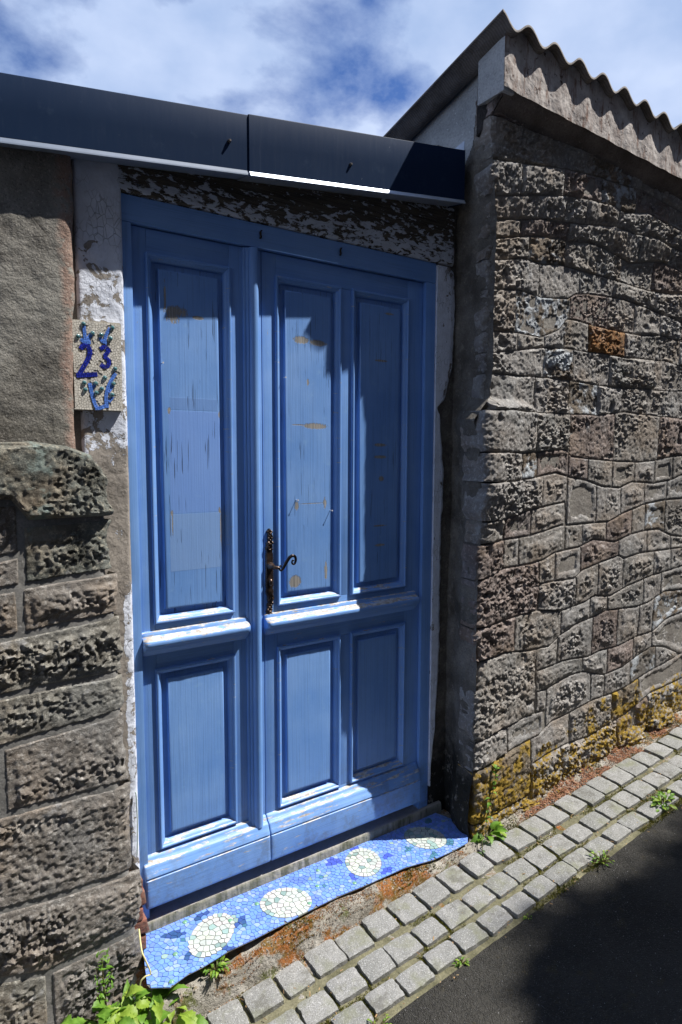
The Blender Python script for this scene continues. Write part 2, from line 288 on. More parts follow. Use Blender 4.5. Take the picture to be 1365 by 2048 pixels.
BL1, BL2 = (.140, .300, .655), (.195, .365, .715)
def paint(name, grain='v', worn=0., spots=(), patch=None, cracks=0.):
    m = Mt(name)
    st = (260, 260, 3.5) if grain == 'v' else (3.5, 260, 300)
    g = m.noise(1, 4, .6, st=st); big = m.noise(4, 5, .6)
    c = m.mix(m.rg(big, .35, .65), BL1, BL2)
    c = m.mix(m.rg(g, .50, .66, 0., .30), c, tuple(q*.55 for q in BL1))
    c = m.mix(m.rg(m.noise(25, 6, .7, off=(5, 5, 5)), .60, .70, 0., .35), c, (.24, .42, .68))
    # grime near the foot of the door
    gr = m.ma('MULTIPLY', m.rg(m.z, .30, .0, 0., 1.), m.rg(m.noise(18, 6, .7, off=(1, 2, 3)), .48, .62)); c = m.mix(m.ma('MULTIPLY', gr, .55), c, (.13, .15, .17))
    h = m.ma('MULTIPLY', g, .6)
    if patch:
        for (x0, x1, z0, z1, col) in patch:
            a = m.ma('MULTIPLY', m.ma('MULTIPLY', m.rg(m.x, x0-.0008, x0+.0008), m.rg(m.x, x1+.0008, x1-.0008)), m.ma('MULTIPLY', m.rg(m.z, z0-.0008, z0+.0008), m.rg(m.z, z1+.0008, z1-.0008)))
            c = m.mix(m.ma('MULTIPLY', a, .65), c, col); h = m.ma('ADD', h, m.ma('MULTIPLY', a, .16))
    if cracks:
        k = m.rg(m.noise(1, 2, .5, st=(170, 170, 5), off=(3, 0, 1.3)), .635, .66)
        k = m.ma('MULTIPLY', k, m.rg(m.noise(5, 3, off=(1, 1, 2)), .42, .56)); c = m.mix(m.ma('MULTIPLY', k, .7*cracks), c, (.02, .035, .07)); h = m.ma('SUBTRACT', h, m.ma('MULTIPLY', k, 1.5))
    if spots:
        nz = m.noise(1, 7, .78, st=(300, 300, 70)); tot = None
        for s_ in spots:
            q = m.spot(*s_, nz=nz); tot = q if tot is None else m.ma('MAXIMUM', tot, q)
        wd = m.mix(m.rg(m.noise(1, 4, .6, st=(300, 300, 6)), .35, .65), (.20, .19, .175), (.38, .36, .335))
        c = m.mix(tot, c, wd); h = m.ma('SUBTRACT', h, m.ma('MULTIPLY', tot, .9))
    if worn:
        n = m.noise(1, 7, .7, st=(13, 13, 120), off=(6, 1, 2)); up = m.n('ShaderNodeSeparateXYZ'); m.l(m.nor, up.inputs[0])
        f = m.ma('ADD', n, m.rg(up.outputs[2], .1, .8, 0., .13*worn)); k = m.rg(f, .625, .655)
        c = m.mix(k, c, m.mix(m.rg(m.noise(70, 4, .6), .42, .58), (.52, .53, .54), (.36, .31, .26)))
        m.bump(k, -.0012 if False else .0008); h = m.ma('SUBTRACT', h, m.ma('MULTIPLY', k, .6))
    c = m.mix(m.rg(m.noise(1, 5, .6, st=(40, 40, 9), off=(8, 3, 7)), .735, .755), c, (.30, .25, .20))
    m.bump(h, .0011, .9); m.bump(m.noise(180, 3), .0003, .5)
    return m.done(c, m.rg(big, .3, .7, .40, .55), .5)
P_v = paint('blue_paint_upright_grain'); P_h = paint('blue_paint_level_grain', 'h'); P_hw = paint('blue_paint_level_grain_worn', 'h', 1.); P_sill = paint('blue_paint_worn_ledge', 'h', 1.5)
P_mould = paint('blue_paint_moulding', 'v', .35)
P_pl = paint('blue_paint_left_panel', 'v', spots=((.158, 1.872, .034, .016), (.150, 1.86, .020, .022), (.23, 1.862, .018, .006, 'xz', .5), (.127, 1.91, .003, .05), (.132, 1.575, .004, .010), (.297, 1.567, .004, .010), (.135, 1.258, .004, .009), (.292, 1.262, .004, .010), (.297, 1.20, .0035, .06), (.135, 1.22, .002, .03)),
    patch=((.130, .298, 1.257, 1.575, (.185, .325, .72)), (.126, .296, 1.075, 1.255, (.235, .375, .655)), (.135, .290, 1.578, 1.615, (.145, .27, .57))), cracks=1.)
P_pr = paint('blue_paint_right_panels', 'v', spots=((.60, 1.832, .032, .012, 'xz', 1.), (.665, 1.828, .035, .010, 'xz', 1.), (.655, 1.54, .05, .010, 'xz', 1.1), (.590, 1.543, .03, .002, 'xz', .5), (.58, 1.262, .007, .016), (.695, 1.268, .006, .018), (.64, 1.268, .05, .0015, 'xz', .6), (.572, .995, .024, .022, 'xz', .7), (.70, 1.02, .006, .03), (.626, 1.69, .004, .012),
    (.945, 1.79, .03, .004, 'xz', 1.), (.943, 1.477, .03, .006, 'xz', 1.), (.943, 1.432, .03, .006, 'xz', 1.), (.95, 1.35, .012, .01, 'xz', 1.), (.945, 1.17, .03, .003, 'xz', 1.), (.945, 1.095, .024, .005, 'xz', 1.), (.98, 1.965, .02, .004, 'xz', 1.)), cracks=.55)

def simple(name, col, rough=.6, spec=.5, metal=0., n=None, b=0., coat=0.):
    m = Mt(name); c = col
    if n: c = m.mix(m.rg(m.noise(n[0], 5, .65), .35, .65), col, n[1])
    if b: m.bump(m.noise(b[0], 5, .65), b[1])
    return m.done(c, rough, spec, metal, coat)
def fascia_mat():
    m = Mt('dark_coated_sheet_metal')
    c = m.mix(m.rg(m.noise(3, 5, .6), .3, .7), (.008, .021, .055), (.012, .027, .064))
    s = m.noise(1, 5, .7, st=(140, 140, 9)); c = m.mix(m.rg(s, .60, .72, 0., .07), c, (.12, .16, .23)); c = m.mix(m.rg(m.noise(14, 6, .7, off=(4, 0, 1)), .60, .72, 0., .12), c, (.10, .14, .20))
    c = m.mix(m.rg(m.noise(45, 5, .8, off=(1, 4, 2)), .70, .74, 0., .7), c, (.35, .38, .42))
    m.bump(m.noise(2.0, 2), .004, .3)
    return m.done(c, m.rg(s, .4, .7, .42, .5), .05, 0., 0.)
M_fascia = fascia_mat()
M_lip = simple('bare_metal_lip', (.62, .68, .78), .35, .6, .6, n=(8, (.5, .56, .66)))
M_lipdim = simple('dull_metal_lip', (.26, .31, .42), .5, .4, 0., n=(8, (.20, .25, .34)))
M_zinc = simple('pale_zinc_flashing', (.50, .54, .60), .45, .5, .5, n=(20, (.36, .40, .46)))
M_iron = simple('dark_bronze_metal', (.045, .032, .028), .33, .6, .75, n=(60, (.13, .085, .06)), b=(160, .0006))
M_lever = simple('black_iron_lever', (.012, .011, .013), .22, .6, .7, n=(40, (.03, .022, .02)))
M_screw = simple('dark_screw', (.10, .09, .09), .45, .5, .6)
M_nail = simple('pale_nail', (.6, .6, .62), .4)
M_gravelc = None
def concrete_sill():
    m = Mt('mossy_concrete_sill'); c = m.mix(m.rg(m.noise(10, 6, .65), .35, .65), (.20, .20, .16), (.36, .34, .29))
    c = m.mix(m.rg(m.noise(1, 5, .65, st=(40, 40, 7)), .45, .62, 0., .8), c, (.085, .09, .055))
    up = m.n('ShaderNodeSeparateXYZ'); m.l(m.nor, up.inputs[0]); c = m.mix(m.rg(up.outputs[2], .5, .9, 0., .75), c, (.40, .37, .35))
    m.bump(m.noise(90, 5), .003); return m.done(c, .9, .2)
M_sill = concrete_sill()
M_grout = simple('grey_grout', (.20, .20, .19), .9, .2, n=(60, (.13, .13, .11)), b=(200, .001))
def tile_mats(base, n, var, seed=1, hue=0.):
    r = random.Random(seed); out = []
    for i in range(n):
        k = 1+r.uniform(-var, var); c = tuple(max(0, min(1, q*k*(1+r.uniform(-hue, hue)))) for q in base)
        m = Mt('glazed_tile'); cc = m.mix(m.rg(m.noise(25, 4, .6), .3, .7), c, tuple(q*.88 for q in c))
        cc = m.mix(m.rg(m.noise(12, 6, .7, off=(i, 2, 2)), .60, .72, 0., .45), cc, (.22, .20, .16))
        out.append(m.done(cc, .28, .5))
    return out
T_blue = tile_mats((.175, .300, .76), 7, .22, 3, .07); T_pale = tile_mats((.30, .42, .76), 2, .1, 4)
T_white = tile_mats((.47, .50, .47), 4, .14, 5, .05); T_green = tile_mats((.27, .39, .37), 2, .15, 6)
T_navy = tile_mats((.045, .10, .30), 2, .25, 7, .1); T_royal = tile_mats((.08, .13, .62), 2, .2, 8); T_mid = tile_mats((.14, .24, .72), 2, .15, 11); T_teal = tile_mats((.08, .22, .33), 2, .2, 9); T_gem = tile_mats((.16, .34, .22), 1, .1, 10)
T_deep = tile_mats((.018, .03, .34), 3, .35, 12); T_branch = tile_mats((.12, .27, .80), 3, .2, 13); T_cream = tile_mats((.74, .70, .62), 4, .1, 14)

def cobble_mat():
    m = Mt('granite_cobble'); oi = m.n('ShaderNodeObjectInfo').outputs['Random']
    c = m.mix(oi, (.20, .20, .19), (.275, .27, .26)); c = m.mix(m.rg(m.noise(22, 6, .65), .35, .65, 0., .6), c, (.17, .17, .155))
    c = m.mix(m.rg(m.noise(260, 3, .7), .54, .66, 0., .8), c, (.50, .50, .49)); c = m.mix(m.rg(m.noise(240, 3, .7, off=(4, 4, 4)), .44, .34, 0., .8), c, (.09, .09, .085))
    c = m.mix(m.rg(m.noise(9, 5, .65, off=(1, 7, 3)), .54, .68, 0., .65), c, (.17, .175, .105)); c = m.mix(m.rg(m.noise(14, 6, .72, off=(5, 7, 3)), .56, .64, 0., .6), c, (.11, .105, .09)); c = m.mix(m.rg(m.noise(38, 5, .7, off=(5, 1, 3)), .62, .70, 0., .5), c, (.42, .42, .40))
    m.bump(m.noise(60, 5, .6), .004, .7); m.bump(m.noise(240, 3, .6), .0012, .9); return m.done(c, .85, .3)
M_cobble = cobble_mat()
def soil_mat():
    m = Mt('mossy_soil'); c = m.mix(m.rg(m.noise(14, 6, .65), .35, .65), (.13, .105, .07), (.25, .215, .16))
    c = m.mix(m.rg(m.noise(8, 6, .65, off=(3, 1, 1)), .48, .58, 0., .9), c, (.085, .10, .03)); c = m.mix(m.rg(m.noise(10, 6, .7, off=(7, 7, 1)), .50, .58, 0., .9), c, (.20, .085, .025))
    c = m.mix(m.rg(m.noise(180, 3, .7), .58, .70, 0., .8), c, (.40, .37, .32)); m.bump(m.noise(60, 6, .7), .008); m.bump(m.noise(200, 3, .6), .002)
    return m.done(c, .95, .15)
M_soil = soil_mat()
def verge_mat():
    m = Mt('crumbling_concrete_verge'); c = m.mix(m.rg(m.noise(14, 6, .65), .35, .65), (.20, .18, .145), (.38, .355, .31))
    c = m.mix(m.rg(m.noise(7, 6, .68, off=(3, 1, 1)), .50, .56, 0., .95), c, m.mix(m.rg(m.noise(40, 4), .4, .6), (.27, .095, .02), (.15, .09, .02)))
    c = m.mix(m.rg(m.noise(9, 6, .68, off=(9, 4, 1)), .60, .66, 0., .9), c, (.10, .11, .03))
    c = m.mix(m.rg(m.noise(150, 3, .7), .56, .68, 0., .8), c, (.48, .45, .40)); c = m.mix(m.rg(m.noise(120, 3, .7, off=(5, 0, 0)), .42, .33, 0., .8), c, (.07, .055, .04))
    m.bump(m.noise(50, 6, .7), .009); m.bump(m.noise(170, 3, .6), .003)
    return m.done(c, .95, .15)
M_verge = verge_mat()
def asphalt_mat():
    m = Mt('old_asphalt'); c = m.mix(m.rg(m.noise(3, 6, .6), .35, .65), (.022, .021, .018), (.044, .041, .035))
    c = m.mix(m.rg(m.noise(16, 6, .7, off=(2, 2, 2)), .58, .66, 0., .6), c, (.055, .045, .022))
    v = m.vor(210, feat='F1', out=0); k = m.n('ShaderNodeTexVoronoi'); m.l(m.co(), k.inputs['Vector']); k.inputs['Scale'].default_value = 210
    sp = m.n('ShaderNodeSeparateColor'); m.l(k.outputs['Color'], sp.inputs[0])
    c = m.mix(m.ma('MULTIPLY', m.rg(v, .42, .30), m.rg(sp.outputs[0], .55, .75)), c, (.095, .092, .086))
    c = m.mix(m.ma('MULTIPLY', m.rg(v, .40, .30), m.rg(sp.outputs[1], .988, .992)), c, (.30, .30, .30))
    m.bump(m.rg(v, .1, .6, 1., 0.), .004, 1.); m.bump(m.noise(40, 6, .7), .006)
    return m.done(c, .82, .3)
M_asphalt = asphalt_mat()
def leaf_mat(name, a, b):
    m = Mt(name); c = m.mix(m.rg(m.noise(60, 4), .35, .65), a, b); m.bump(m.noise(150, 3), .001)
    md = m.done(c, .5, .4); m.b.inputs['Transmission Weight'].default_value = 0
    tr = m.n('ShaderNodeBsdfTranslucent'); m.l(m.mix(.5, c, (.25, .5, .03)), tr.inputs[0]); ad = m.n('ShaderNodeMixShader'); ad.inputs[0].default_value = .35
    m.l(m.b.outputs[0], ad.inputs[1]); m.l(tr.outputs[0], ad.inputs[2]); m.l(ad.outputs[0], m.o.inputs[0]); return md
M_leaf = leaf_mat('fresh_green_leaf', (.09, .20, .018), (.17, .32, .04)); M_leaf2 = leaf_mat('yellow_green_leaf', (.20, .30, .03), (.30, .42, .06)); M_stem = leaf_mat('weed_stem', (.12, .16, .03), (.14, .08, .05))
M_ivy = simple('dark_ivy_leaf', (.03, .06, .012), .6, n=(3, (.05, .09, .02)))
M_mossg = simple('green_moss', (.12, .13, .02), .9, .1, n=(30, (.19, .17, .03))); M_mossb = simple('rusty_moss', (.24, .085, .015), .9, .1, n=(30, (.33, .14, .03)))
M_debris = simple('dry_brown_debris', (.22, .09, .05), .8, .2, n=(90, (.36, .20, .12)))
M_brick = simple('crumbling_red_brick', (.26, .10, .07), .9, .2, n=(40, (.15, .10, .08)), b=(90, .004))
M_petal = simple('pale_violet_petal', (.5, .42, .75), .6)

# ---------------------------------------------------------------- ground
def G(X, Y): return -.075 + .095*(X-1.25) + .02*(Y+.18)
def ground_sheet(name, x0, x1, y0, y1, dz, mat, nx=2, ny=2):
    X, Y = np.meshgrid(np.linspace(x0, x1, nx), np.linspace(y0, y1, ny))
    return gridmesh(name, np.stack([X, Y, G(X, Y)+dz], -1), mat)
tag(ground_sheet('ground', -150, 150, -150, 150, -.30, M_soil), kind='structure')
xa_ = np.concatenate([np.linspace(-12, -.9, 12), np.linspace(-.85, 3.8, 900), np.linspace(4, 16, 12)]); ya_ = np.array([-2.96, -2., -1.2, -.8, -.65, -.60, -.581])
X, Y = np.meshgrid(xa_, ya_); Y[-1] += .007*fbm(xa_, 0, 0, 16, 4, 5, .65); Z = G(X, Y)-.008+.0015*fbm(X, Y, 0, 12, 3, 4)*(Y > -1.); Z[-1] -= .008
asp = gridmesh('asphalt', np.stack([X, Y, Z], -1), M_asphalt, sm=60); tag(asp, kind='structure')
# crumbling concrete verge between wall foot and cobbles, also the bed under them
xs = np.linspace(-.9, 3.75, 620); ys = np.concatenate([np.linspace(.06, -.30, 52), np.linspace(-.315, -.62, 14)])
X, Y = np.meshgrid(xs, ys)
g0 = G(X, Y); edge = -.243 + .010*fbm(X, 0, 0, 9, 3, 4)
rs = sst(edge-.035, edge, Y)*sst(1.36, 1.24, X)*sst(-.12, -.03, X)
Zg = g0 - .014 + rs*np.maximum(-.105+.024*sst(.22, .42, X)-(g0-.014), 0) + (.009*fbm(X, Y, 0, 16, 5, 9)+.006*ridge(X, Y, 0, 34, 3, 3))*sst(-.60, -.28, Y) + .002*fbm(X, Y, 0, 70, 3, 2)
Zg += .022*sst(-.235, -.19, Y)*sst(1.28, 1.40, X)*(1+fbm(X, Y, 0, 8, 3, 12))
Zg = np.where(Y < -.26, np.minimum(Zg, g0-.006), Zg)
tag(gridmesh('verge', np.stack([X, Y, Zg], -1), M_verge, sm=60), kind='structure')
def vergeZ(x, y): 
    i = np.argmin(np.abs(xs-x)); j = np.argmin(np.abs(ys-y)); return float(Zg[j, i])

# cobbles: three rows in a mortar bed
bed = ground_sheet('cobble_edging', -.9, 3.7, -.60, -.268, -.0095, cement_mat('sandy_green_joint', (.10, .095, .055), (.21, .195, .125), 14, .004), 90, 8)
tag(bed, kind='structure')
def cobble_mesh(sd_):
    r = random.Random(sd_); n = 11; t = np.linspace(-1, 1, n); U, V = np.meshgrid(t, t)
    jx = np.array([[r.uniform(-.06, .06) for _ in range(2)] for _ in range(2)]); jy = np.array([[r.uniform(-.06, .06) for _ in range(2)] for _ in range(2)])
    bl = lambda a: (a[0, 0]*(1-U)*(1-V)+a[0, 1]*(1+U)*(1-V)+a[1, 0]*(1-U)*(1+V)+a[1, 1]*(1+U)*(1+V))/4
    k = np.maximum(np.abs(U), np.abs(V)); q = 1-.03*(np.abs(U)**4*np.abs(V)**4)
    Xc = U*q+bl(jx)+.075*fbm(U, V, 0, 3.3, 3, sd_, .7)*k; Yc = V*q+bl(jy)+.075*fbm(U, V, 9, 3.3, 3, sd_, .7)*k
    Zc = .0035*(1-(np.abs(U)**5+np.abs(V)**5)*.6) + .0035*fbm(U, V, 3, 2.2, 3, sd_)
    P = np.stack([Xc*.5, Yc*.5, Zc], -1)
    pad = np.pad(P, ((1, 1), (1, 1), (0, 0)), mode='edge'); pad[0, :, 2] = pad[-1, :, 2] = -.03; pad[:, 0, 2] = pad[:, -1, 2] = -.03
    nv, nu = pad.shape[:2]; idx = np.arange(nv*nu).reshape(nv, nu); f = np.stack([idx[:-1, :-1], idx[:-1, 1:], idx[1:, 1:], idx[1:, :-1]], -1).reshape(-1, 4)
    me = bpy.data.meshes.new('cobble'); me.from_pydata(pad.reshape(-1, 3).tolist(), [], f.tolist()); smooth(me, 62); me.materials.append(M_cobble); return me
CM = [cobble_mesh(i+50) for i in range(14)]
for (x0, pitch, yc, wy, wx) in ((-.885+.0275, .1117, -.3245, .099, .097), (-.885+.046, .1103, -.445, .082, .098), (-.885-.0+.056, .1150, -.5445, .070, .104)):
    x = x0
    while x < 3.62:
        o = bpy.data.objects.new('cobble', rnd.choice(CM)); COL.objects.link(o); o.parent = bed
        xx = x+rnd.uniform(-.004, .004); yy = yc+rnd.uniform(-.004, .004); o.location = (xx, yy, G(xx, yy)+rnd.uniform(-.001, .004))
        o.scale = (wx*rnd.uniform(.95, 1.05), wy*rnd.uniform(.96, 1.06), 1)
        o.rotation_euler = (rnd.uniform(-.03, .03)+.02, -math.atan(.095)+rnd.uniform(-.03, .03), rnd.uniform(-.05, .05)+rnd.choice((0, 0)))
        x += pitch

# ---------------------------------------------------------------- rough stone patches
def interp(pl):
    a = np.array(pl); return lambda x: np.interp(x, a[:, 0], a[:, 1])
def facet(x, z, sc, sd_):
    x = np.asarray(x)*sc; z = np.asarray(z)*sc; i = np.floor(x); j = np.floor(z); best = np.full(x.shape, 1e9); out = np.zeros(x.shape); zr = np.zeros(x.shape)
    for a in (-1, 0, 1):
        for b in (-1, 0, 1):
            ci, cj = i+a, j+b; px_ = ci+.5+.8*(_h(ci, cj, zr, sd_)-.5); pz_ = cj+.5+.8*(_h(ci, cj, zr, sd_+1)-.5)
            dx, dz = x-px_, z-pz_; d2 = dx*dx+dz*dz; m_ = d2 < best; best = np.where(m_, d2, best)
            out = np.where(m_, 1.3*(_h(ci, cj, zr, sd_+2)-.5)+1.5*dx*(_h(ci, cj, zr, sd_+3)-.5)+1.7*dz*(_h(ci, cj, zr, sd_+4)-.4), out)
    return out
def stone(name, xa, xb, top, bot, base, mat, parent, res=.006, gap=.004, marg=.018, rough=.014, bulge=.006, lip=.010, sd_=0, wall=None, leftfree=False, rightfree=False, skirt=.02, endback=.10, rag=.006, wob=.004, amp_=1.2, cj=.014, pk=1.):
    nx = max(6, int((xb-xa)/res)); hm = float(np.mean(top(np.linspace(xa, xb, 9))-bot(np.linspace(xa, xb, 9))))
    if hm < .022 or xb-xa < .022: return None
    nz = max(5, int(hm/res)); U, V = np.meshgrid(np.linspace(0, 1, nx), np.linspace(0, 1, nz))
    gl = 0 if leftfree else gap; gr = 0 if rightfree else gap
    Xq = xa+gl+U*(xb-xa-gl-gr); Tz = top(Xq)-gap; Bz = bot(Xq)+gap; Tz = np.maximum(Tz, Bz+.004); Zq = Bz+V*(Tz-Bz)
    hh = Tz-Bz
    Xw = Xq+wob*fbm(Xq, 0, Zq, 11, 3, 5+sd_)*(1-np.abs(2*U-1)**6*.4); Zw = Zq+wob*.7*fbm(Xq, 3, Zq, 11, 3, 6)
    dl = U*(xb-xa)+(9 if leftfree else 0); dr = (1-U)*(xb-xa)+(9 if rightfree else 0); dv = np.minimum(V, 1-V)*hh
    d = np.minimum(np.minimum(dl, dr), dv)
    core = sst(marg*.55, marg*1.35, d+cj*fbm(Xq, 1, Zq, 20, 4, sd_))
    md = .45+.65*sst(.34, .66, vn(Xq*6.5, sd_*1., Zq*8., 4)); pit = sst(.66, .86, vn(Xq*24+sd_, 0, Zq*30, 8))*sst(.3, .6, vn(Xq*8, 3, Zq*8, 6))
    wx_ = Xq+.006*fbm(Xq, 0, Zq, 40, 3, 51); wz_ = Zq+.006*fbm(Xq, 2, Zq, 40, 3, 52)
    f = (.24*facet(wx_, wz_*1.15, 21, sd_)+.22*facet(wx_, wz_*1.2, 47, sd_+9)+.26*fbm(Xq, 0, Zq, 9, 5, sd_, .6)+.30*fbm(Xq*1.3, 0, Zq, 75, 3, 8, .85)+.30*fbm(Xq, 5, Zq, 130, 1, 18))*amp_*md - .7*pit*pk
    h = lip*sst(0, .003, d) + core*(bulge+rough*f) + (1-core)*.0030*fbm(Xq, 0, Zq, 80, 3, 8, .75)
    Yq = base - h - (wall(Xw, Zw) if wall else 0)
    if leftfree: Xw = Xw - rag*(fbm(0*Xw, 4, Zq, 22, 4, 77)+.3)*(1-U)**4 * 1.6; Yq = Yq + .012*np.exp(-dlr(U*(xb-xa)))
    if rightfree:
        Xw = Xw + rag*(fbm(0*Xw, 4, Zq, 18, 4, 78)+.2)*U**4*1.6; Yq = Yq + .02*np.exp(-dlr((1-U)*(xb-xa)))
    P = np.stack([Xw, Yq, Zw], -1); P = np.pad(P, ((1, 1), (1, 1), (0, 0)), mode='edge')
    yb = P[..., 1].copy(); sk = base+skirt-(wall(P[..., 0], P[..., 2]) if wall else 0) + 0*P[..., 0]
    for sl in ((0, slice(None)), (-1, slice(None))): P[sl][..., 1] = sk[sl]
    P[:, 0, 1] = sk[:, 0]; P[:, -1, 1] = sk[:, -1]
    if leftfree: P[:, 0, 1] = base+endback; P[:, 0, 0] += .012
    if rightfree: P[:, -1, 1] = base+endback; P[:, -1, 0] -= .012
    return gridmesh(name, P, mat, parent, sm=48)
def dlr(d): return (d/.012)

# ---------------------------------------------------------------- stone outbuilding on the right
OB = tag(empty('stone_outbuilding', (1.3, -.18, -.1)), 'rough grey stone outbuilding with a corrugated roof edge to the right of the blue door', 'building')
def WBf(X_, Z_):
    X_ = np.asarray(X_, float); Z_ = np.asarray(Z_, float)
    cl_ = np.exp(-np.clip(X_-1.30, 0, 9)/.26); b = (.030*sst(1.66, 1.615, Z_+.03*fbm(X_, 0, 0, 5, 2, 3)) + .036*sst(1.66, 1.615, Z_+.03*fbm(X_, 0, 0, 5, 2, 3))*sst(1.10, 1.33, Z_))*cl_ + .040*sst(2.25, 2.5, Z_)
    return b + .012*fbm(X_, 0, Z_, 2.2, 3, 21) + .010
def cornerX(z): return float(np.interp(z, [-.2, .3, .95, 1.05, 1.2, 1.33, 1.57, 1.66, 1.8, 2.3, 2.5, 2.8], [1.252, 1.248, 1.244, 1.240, 1.252, 1.236, 1.222, 1.278, 1.286, 1.286, 1.262, 1.262]))
WY = -.170
# masonry core behind the stones (five-sided: roof falls to the back)
prof = [(-.14, -.5), (-.14, 2.80), (1.9, 2.46), (1.9, -.5)]
vs = [(x, y, z) for x in (1.318, 3.72) for (y, z) in prof]
mesh('masonry_core', vs, [(0, 1, 2, 3), (7, 6, 5, 4), (0, 4, 5, 1), (1, 5, 6, 2), (2, 6, 7, 3), (3, 7, 4, 0)], M_dark_plaster, OB)
X, Z = np.meshgrid(np.linspace(1.300, 3.72, 190), np.linspace(-.4, 2.74, 240))
gridmesh('mortar_bed', np.stack([X, WY-WBf(X, Z)-.0015*fbm(X, 0, Z, 40, 3, 3), Z], -1), M_joint, OB, sm=60)
RC2 = [([[1.3, 2.745], [3.7, 2.745]], [1.47, 1.72, 1.95, 2.2, 2.46]), ([[1.3, 2.655], [2.2, 2.66], [2.8, 2.61], [3.7, 2.6]], [1.58, 1.83, 2.11, 2.36, 2.6]), ([[1.3, 2.51], [1.68, 2.565], [2.2, 2.60], [2.6, 2.57], [3.7, 2.5]], [1.42, 1.66, 1.90, 2.15, 2.42])] + [(list(map(list, a)), list(b)) for a, b in RC]
lines = [interp(a) for a, b in RC2]; basef = lambda x: G(np.asarray(x), -.18)-.06
def pick(x, z, r):
    def near(a, b, dx=.14, dz=.07): return abs(x-a) < dx and abs(z-b) < dz
    if near(1.62, 2.255, .11, .05) or near(1.61, 2.0, .16, .075) or near(2.49, 1.17, .08, .04) or near(2.62, .66, .1, .07): return 'lichen'
    if near(2.04, 1.95, .13, .06): return 'orange'
    if near(1.45, .89, .18, .12) or near(1.47, 1.16, .09, .06): return 'warm'
    if z-.115*x < .06 and r.random() < .55: return 'gold'
    k = r.random()
    return 'grey' if k < .5 else 'grey2' if k < .8 else 'warm' if k < .90 else 'lichen' if k < .94 else 'grey'
sr = random.Random(21)
for i, (pl, vv) in enumerate(RC2):
    top = lines[i]; bot = lines[i+1] if i+1 < len(lines) else basef
    v = sorted(vv)
    x = max(2.86, v[-1]+.2)
    while x < 3.68: v.append(x); x += sr.uniform(.16, .28)
    zc = float(top(1.35)+bot(1.35))/2; xsx = [cornerX(zc)]+[q for q in v if q > 1.335]+[3.71]
    for a, b in zip(xsx[:-1], xsx[1:]):
        if abs((b-a)) < .02: continue
        # trim where the two joint lines run together
        t = np.linspace(a, b, 60); hgt = top(t)-bot(t); ok = t[hgt > .018]
        if len(ok) < 4: continue
        a2, b2 = float(ok[0]), float(ok[-1])
        if b2-a2 < .025: continue
        xm = (a2+b2)/2; zm = float(top(xm)+bot(xm))/2; first = a == xsx[0]
        upz = zm > 1.48
        hm = float(top(xm)-bot(xm))
        kw = dict(rough=sr.uniform(.012, .019), bulge=sr.uniform(-.004, .008), marg=.007, lip=.0022, gap=.0026) if upz else dict(rough=sr.uniform(.009, .015), bulge=sr.choice((-.010, -.006, -.002, .002, .004, .006)), marg=min(.030, hm*.23), lip=.0028, gap=.0032, cj=.022)
        if first: kw['marg'] = .004; kw['rough'] = .014; kw['bulge'] = .004
        if zm-.1*xm < .02: kw.update(rough=.020, bulge=.006, marg=.010)
        stone('stone', a2, b2, top, bot, WY-.003, ST[pick(xm, zm, sr)], OB, res=.0044 if xm < 2.3 else .0056, sd_=sr.randrange(999), wall=WBf, leftfree=first, endback=.05, rag=.012, **kw)
# loose-looking boulders at the foot
for (bx, by, bz, sx, sy, sz) in ((1.60, -.195, -.055, .085, .035, .030), (1.79, -.195, -.045, .07, .03, .025), (2.04, -.19, -.02, .09, .03, .03), (2.36, -.19, .03, .11, .035, .06), (2.62, -.19, .07, .11, .035, .06)):
    U, V = np.meshgrid(np.linspace(0, 2*pi, 60), np.linspace(.01, pi-.01, 36))
    ux, uy, uz = np.cos(U)*np.sin(V), np.sin(U)*np.sin(V), np.cos(V)
    r_ = .95+.25*facet(U*sz*3, V*sz*4, 21, int(bx*50))*np.sin(V)+.30*fbm(ux+bx*5, uy, uz, 2.2, 5, 5, .62)+.22*ridge(ux, uy+bx, uz, 4, 4, 6)
    r_[:, -1] = r_[:, 0]
    gridmesh('footing_stone', np.stack([bx+ux*r_*sx, by+uy*r_*sy, bz+uz*r_*sz], -1), ST[rnd.choice(('grey2', 'grey', 'gold'))], OB, sm=60)
# reveal facing the door: rough dark plaster with a bulging stone
Y, Z = np.meshgrid(np.linspace(-.215, .06, 64), np.linspace(-.25, 2.715, 500))
hx = .010*fbm(0, Y, Z, 9, 5, 31)+.006*ridge(0, Y, Z, 22, 3, 33)
hx = hx + .030*np.exp(-((Z-1.57)/.055)**2)*sst(.05, -.12, Y) + .040*np.exp(-((Z-.03)/.13)**2)*sst(-.02, -.12, Y) + .012*sst(1.12, .9, Z)
cx = np.vectorize(cornerX)(Z)
Xv = 1.303-(1.298-cx)*sst(.0, -.17, Y)-hx*.8; Xv = Xv+.05*((Y > np.interp(Z, [2.50, 2.545, 2.6, 2.66, 2.74], [.02, -.04, -.10, -.105, -.125])) & (Z > 2.50))
gridmesh('reveal_plaster', np.stack([Xv, Y, Z], -1), M_dark_plaster, OB, sm=60)
# pale smooth render high on the flank
pg = [(-.20, 2.80), (-.125, 2.74), (-.105, 2.66), (-.10, 2.60), (-.04, 2.545), (.10, 2.50), (1.6, 2.40), (1.6, 2.56), (-.20, 2.915)]
n = len(pg); mesh('flank_render', [(1.290, y, z) for y, z in pg]+[(1.33, y, z) for y, z in pg], [tuple(range(n))]+[(i, i+n, (i+1) % n+n, (i+1) % n) for i in range(n)], M_flank, OB)
